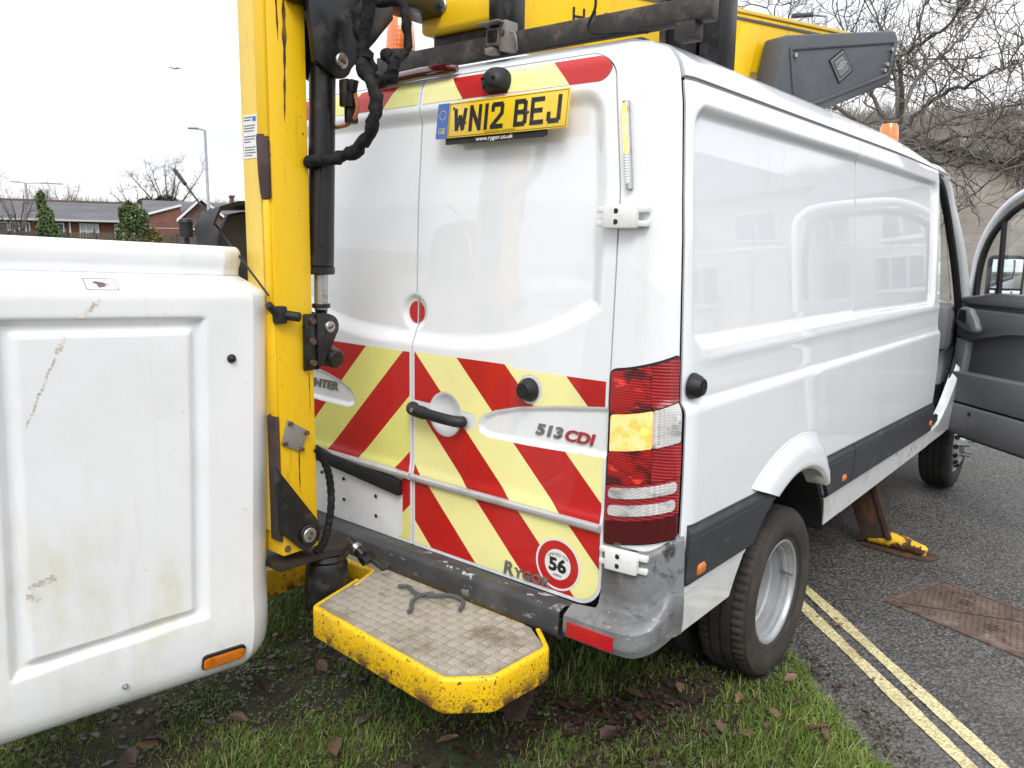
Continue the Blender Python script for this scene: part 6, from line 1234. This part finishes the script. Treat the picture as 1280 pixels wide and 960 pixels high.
# bare trees
bark = mat('grey_brown_bark', (.15, .132, .115), .85, layers=(dict(c=(.07, .06, .05), s=12, st=(1, 1, .4), lo=.42, hi=.68, d=7), dict(c=(.12, .125, .085), s=6, lo=.56, hi=.7, d=8, f=.6)), bump=dict(s=40, k=.6, h=.01))
twigm = mat('brown_twigs', (.19, .165, .14), .85, layers=(dict(c=(.10, .085, .07), s=5, lo=.4, hi=.65),))
def walk(r, p, d, L_, n, jit, up):
    out = [p]
    for k in range(n):
        d = (d + Vector((r.gauss(0, jit), r.gauss(0, jit), r.gauss(0, jit) + up))).normalized(); p = p + d * (L_ / n); out.append(p)
    return out
def bare_tree(name, label, base, limbs, seed, sc, counts, r0, group=None):
    t = thing(name, label, 'tree', base, group); r = random.Random(seed); big, mid, fine = MB(), MB(), MB()
    for i, l in enumerate(limbs):
        P_ = bez(l, 4); n = len(P_); rad = [r0 * (1 if i == 0 else .50) * (1 - (.35 if i == 0 else .82) * k / (n - 1)) for k in range(n)]; jt = [P_[0]] + [q + Vector((r.gauss(0, 1), r.gauss(0, 1), r.gauss(0, 1))) * .012 * sc for q in P_[1:]]; big.tube(jt, rad, 8)
        if i == 0: continue
        for a in range(counts[0]):
            k = r.randrange(int(n * .2), n); p = jt[k]; td = (jt[min(k + 1, n - 1)] - jt[max(k - 1, 0)]).normalized(); d = (td * .7 + Vector((r.gauss(0, .7), r.gauss(0, .7), r.gauss(.12, .6)))).normalized()
            Ls = r.uniform(.45, 1.35) * sc * (1.1 - .5 * k / n); br = walk(r, p, d, Ls, 7, .26, .05); rb_ = max(rad[k] * .5, .010 * sc); mid.tube(br, [rb_ * (1 - .65 * q / 7) for q in range(8)], 5, False)
            for b in range(counts[1]):
                q = r.randrange(2, 8); d2 = ((br[min(q + 1, 7)] - br[q - 1]).normalized() * .6 + Vector((r.gauss(0, .65), r.gauss(0, .65), r.gauss(.08, .6)))).normalized(); tw = walk(r, br[q], d2, r.uniform(.22, .62) * sc, 5, .30, .06); fine.tube(tw, [.0065 * sc, .006 * sc, .0052 * sc, .0045 * sc, .0038 * sc, .0028 * sc], 3, False)
                for c in range(counts[2]):
                    s_ = r.randrange(1, 6); d3 = ((tw[s_] - tw[s_ - 1]).normalized() * .6 + Vector((r.gauss(0, .6), r.gauss(0, .6), r.gauss(.1, .6)))).normalized(); fine.tube(walk(r, tw[s_], d3, r.uniform(.10, .32) * sc, 3, .3, .05), [.0042 * sc, .0038 * sc, .003 * sc, .0022 * sc], 3, False)
    big.build('trunk', bark, t, 60); mid.build('branches', bark, t, None); tag(fine.build('twigs', twigm, t, None), kind='stuff'); return t
LIMBS = [[(-0.70, 8.85, -.05), (-0.74, 8.83, 1.41), (-0.79, 8.82, 2.09), (-0.83, 8.81, 2.66), (-0.85, 8.8, 3.03)],
[(-0.85, 8.8, 3.03), (-0.79, 8.61, 3.45), (-0.8, 8.4, 3.72), (-0.53, 8.16, 3.82), (-0.22, 7.93, 3.93), (0.0, 7.77, 4.17), (.25, 7.6, 4.5)],
[(-0.84, 8.8, 2.98), (-0.63, 8.86, 3.2), (-0.34, 8.62, 3.34), (-0.02, 8.38, 3.38), (0.32, 8.03, 3.44), (0.66, 7.78, 3.5)],
[(-0.86, 8.8, 2.94), (-1.1, 8.94, 3.25), (-1.29, 8.99, 3.56), (-1.58, 9.01, 4.07), (-1.78, 9.04, 4.63)],
[(-0.83, 8.81, 2.7), (-0.38, 8.5, 2.78), (-0.04, 8.17, 2.81), (0.32, 7.83, 2.73), (0.73, 7.48, 2.57)],
[(-0.84, 8.8, 2.98), (-0.84, 9.22, 3.55), (-0.7, 9.66, 3.94), (-0.52, 10.01, 4.22), (-0.39, 10.34, 4.55), (-0.33, 10.55, 4.98)],
[(-0.83, 8.81, 3.12), (-1.03, 9.17, 3.65), (-1.32, 9.5, 4.32), (-1.58, 9.63, 4.83)],
[(-0.84, 8.8, 2.84), (-0.44, 9.41, 3.16), (-0.2, 9.97, 3.31), (0.14, 10.53, 3.45), (0.4, 10.87, 3.57)],
[(-0.84, 8.8, 2.8), (-1.36, 8.87, 3.17), (-1.8, 8.93, 3.51), (-2.32, 8.95, 4.16), (-2.67, 9.03, 4.72)],
[(-0.84, 8.8, 2.75), (-0.47, 8.38, 2.64), (-0.05, 7.96, 2.5), (0.28, 7.62, 2.46), (0.59, 7.36, 2.29)]]
bare_tree('bare_tree', 'leafless spreading tree with tangled twigs rising behind the grey boom cover', (-.70, 8.85, 0), LIMBS, 4, 1.0, (13, 7, 3), .066)
def auto_tree(label, az, dist, h, seed, cnt, group):
    b = Vector((CAM.x + math.sin(R(az)) * dist, CAM.y + math.cos(R(az)) * dist, 0)); r = random.Random(seed); fork = b + Vector((0, 0, h * .35)); lim = [[b, b + Vector((.05, 0, h * .18)), fork]]
    for k in range(8):
        a = k * 2.4; sp = r.uniform(.16, .42) * h; lim.append([fork, fork + Vector((math.cos(a) * sp * .35, math.sin(a) * sp * .35, h * .22)), fork + Vector((math.cos(a) * sp * .75, math.sin(a) * sp * .75, h * .42)), fork + Vector((math.cos(a) * sp, math.sin(a) * sp, h * r.uniform(.48, .62)))])
    return bare_tree('bare_tree', label, b, lim, seed, h / 5.5, cnt, h * .022, group)
gt = 'bare trees beyond the bungalow'
auto_tree('leafless tree at the left edge beyond the twin-armed street lamp', -72.5, 58, 5.6, 11, (8, 5, 2), gt)
auto_tree('leafless tree behind the ivy-clad tree, over the bungalow roof', -68.3, 62, 5.1, 12, (8, 5, 2), gt)
auto_tree('leafless tree in front of the bungalow end, left of the twin-armed street lamp', -70.6, 43, 3.7, 13, (8, 5, 2), gt)
auto_tree('tall round-headed leafless tree standing behind the bungalow roof, over dark evergreens', -62.2, 68, 7.3, 14, (10, 6, 3), gt)
auto_tree('small leafless tree behind the bungalow ridge, left of the round-headed tree', -63.9, 66, 5.6, 15, (6, 4, 2), gt)
# leafy trees
def leafy(name, label, az, dist, blobs, n, s, cols, seed, group=None, trunk=.08):
    b = Vector((CAM.x + math.sin(R(az)) * dist, CAM.y + math.cos(R(az)) * dist, 0)); t = thing(name, label, 'tree', b, group); r = np.random.RandomState(seed); V, F, C_ = [], [], []; a = R(az); rx = np.array([math.cos(a), -math.sin(a), 0])
    for _ in range(n):
        bx, bz, br, bh, ci = blobs[r.randint(len(blobs))]; q = r.normal(0, 1, 3); q /= np.linalg.norm(q); q *= r.uniform(.55, 1.06) ** .6; c = np.array(b) + rx * (bx + q[0] * br) + np.array([math.sin(a), math.cos(a), 0]) * q[1] * br + np.array([0, 0, bz + q[2] * bh])
        if c[2] < .02: continue
        u = r.normal(0, 1, 3); u /= np.linalg.norm(u); v = np.cross(u, r.normal(0, 1, 3)); v /= np.linalg.norm(v); k = s * r.uniform(.6, 1.4); i = len(V)
        V += [c - u * k, c + v * k * .6, c + u * k, c - v * k * .6]; F.append([i, i + 1, i + 2, i + 3]); col = np.array(cols[ci if r.rand() < .8 else r.randint(len(cols))]) * r.uniform(.6, 1.5); C_ += [col] * 4
    me = bpy.data.meshes.new('crown'); me.from_pydata([tuple(np.array(p) - np.array(b)) for p in V], [], F); at = me.color_attributes.new('tint', 'FLOAT_COLOR', 'POINT'); at.data.foreach_set('color', np.concatenate([np.array(C_), np.ones((len(C_), 1))], 1).ravel()); link('crown', me, leafmat, t, None)
    m = MB(); m.tube([b, b + Vector((.03, 0, .6)), b + Vector((0, 0, blobs[0][1]))], [trunk, trunk * .8, trunk * .4], 8); m.build('trunk', bark, t); return t
leafmat = mat('evergreen_leaves', (.05, .08, .03), .6, attr='tint')
gr_ = [(.058, .105, .034), (.095, .14, .045), (.20, .165, .045)]
leafy('ivy_clad_tree', 'narrow ivy-clad tree tapering to a point in front of the brick bungalow', -69.05, 34, [(0, .6, .62, .7, 0), (.05, 1.2, .52, .6, 0), (-.02, 1.7, .40, .5, 0), (-.08, 2.2, .28, .45, 1), (-.18, 2.75, .15, .4, 1)], 3600, .055, gr_, 1)
leafy('leafy_bush', 'broad green bush, yellowing on one side, in front of the slate-roofed bungalow', -64.3, 33, [(0, .7, .70, .8, 0), (-.10, 1.5, .62, .75, 0), (.05, 2.2, .48, .55, 1), (.62, 1.2, .32, .75, 2), (-.15, 2.4, .36, .45, 0)], 4800, .06, gr_, 2)
leafy('evergreen_tree', 'dark evergreen clump standing behind the bungalow roof, below the round-headed bare tree', -62.6, 64, [(-.9, 3.4, 1.1, .9, 0), (.3, 3.6, 1.2, .9, 0), (1.3, 3.2, .8, .7, 0), (0, 2, 1.6, 1.6, 0)], 3800, .13, [(.025, .045, .022), (.035, .055, .025)], 5)
leafy('evergreen_tree', 'small dark evergreen poking above the bungalow ridge behind the broad green bush', -65.0, 63, [(0, 3.4, .55, .55, 0), (0, 2, .9, 1.4, 0)], 1200, .11, [(.025, .045, .022), (.035, .055, .025)], 6)
leafy('garden_hedge', 'green and yellowing bush mirrored in the van door mirror', 165, 9, [(0, .8, 1.6, .9, 0), (1.8, .8, 1.3, 1.0, 2), (-1.9, .9, 1.3, 1.0, 1)], 3000, .08, gr_, 8)
# street lamps
galv = mat('galvanised_column', (.42, .44, .46), .5, metal=.3, layers=(dict(c=(.3, .31, .32), s=3, lo=.45, hi=.7),))
def lamp_post(label, x, y, h, arms, r=.07, dark=None):
    t = thing('street_lamp', label, 'street lamp', (x, y, 0), 'street lamps'); m = MB(); m.tube([(x, y, 0), (x, y, h * .2), (x, y, h * .21), (x, y, h)], [r * 1.3, r * 1.3, r, r * .7], 12); m.build('lamp_column', galv, t)
    for dx, dy, L_ in arms:
        m = MB(); m.tube([(x, y, h), (x + dx * L_ * .4, y + dy * L_ * .4, h + .05)], .035, 8); m.build('lamp_arm', galv, t); a = math.atan2(dy, dx); m = MB(); m.box((x + dx * L_ * .72, y + dy * L_ * .72, h + .06), (L_ * .66, .22, .09), .03, Matrix.Rotation(a, 3, 'Z')); m.build('lamp_head', dark or galv, t)
    return t
rgt = lambda az: (math.cos(R(az)), -math.sin(R(az)))
a_ = rgt(-59.8); lamp_post('tall grey street lamp with a short single arm above the brick gable', -30.91, 17.27, 6.13, [(-a_[0], -a_[1], .65)], .075)
a_ = rgt(-70); lamp_post('pale street lamp with two flat opposite heads at the far left', -63.88, 22.01, 5.32, [(a_[0], a_[1], 2.3), (-a_[0], -a_[1], .9)], .12)
a_ = rgt(-20); lamp_post('street lamp with a dark flat head half hidden by the bare twigs', -6.0, 20.75, 7.65, [(-a_[0], -a_[1], .85)], .05, greyp)
# gull
g = thing('gull', 'distant gull gliding in the white sky above the bungalow', 'bird', (-77.12, 41.18, 18.06)); gm = mat('gull_grey', (.35, .36, .38), .7); c = Vector((-77.12, 41.18, 18.06)); ax = Vector((.478, .878, 0))
m = MB(); m.tube([c + ax * q for q in (-.22, -.12, .05, .2, .30)], [.02, .06, .075, .05, .015], 8); m.build('body', gm, g)
for s_ in (-1, 1):
    sd_ = Vector((ax.y, -ax.x, 0)) * s_; sd_ = ax * s_ * .9 + Vector((0, 0, 0)); w_ = Vector((.1, -.05, 0)); P_ = [c + w_, c + sd_ * .35 + Vector((0, 0, .13)) + w_, c + sd_ * .8 + Vector((0, 0, .06)), c + sd_ * .35 + Vector((0, 0, .10)) - w_, c - w_]
    m = MB(); m.add(P_ + [p + Vector((0, 0, .03)) for p in P_], [[0, 1, 2, 3, 4], [9, 8, 7, 6, 5], [0, 5, 6, 1], [1, 6, 7, 2], [2, 7, 8, 3], [3, 8, 9, 4], [4, 9, 5, 0]]); m.build('wing', gm, g)
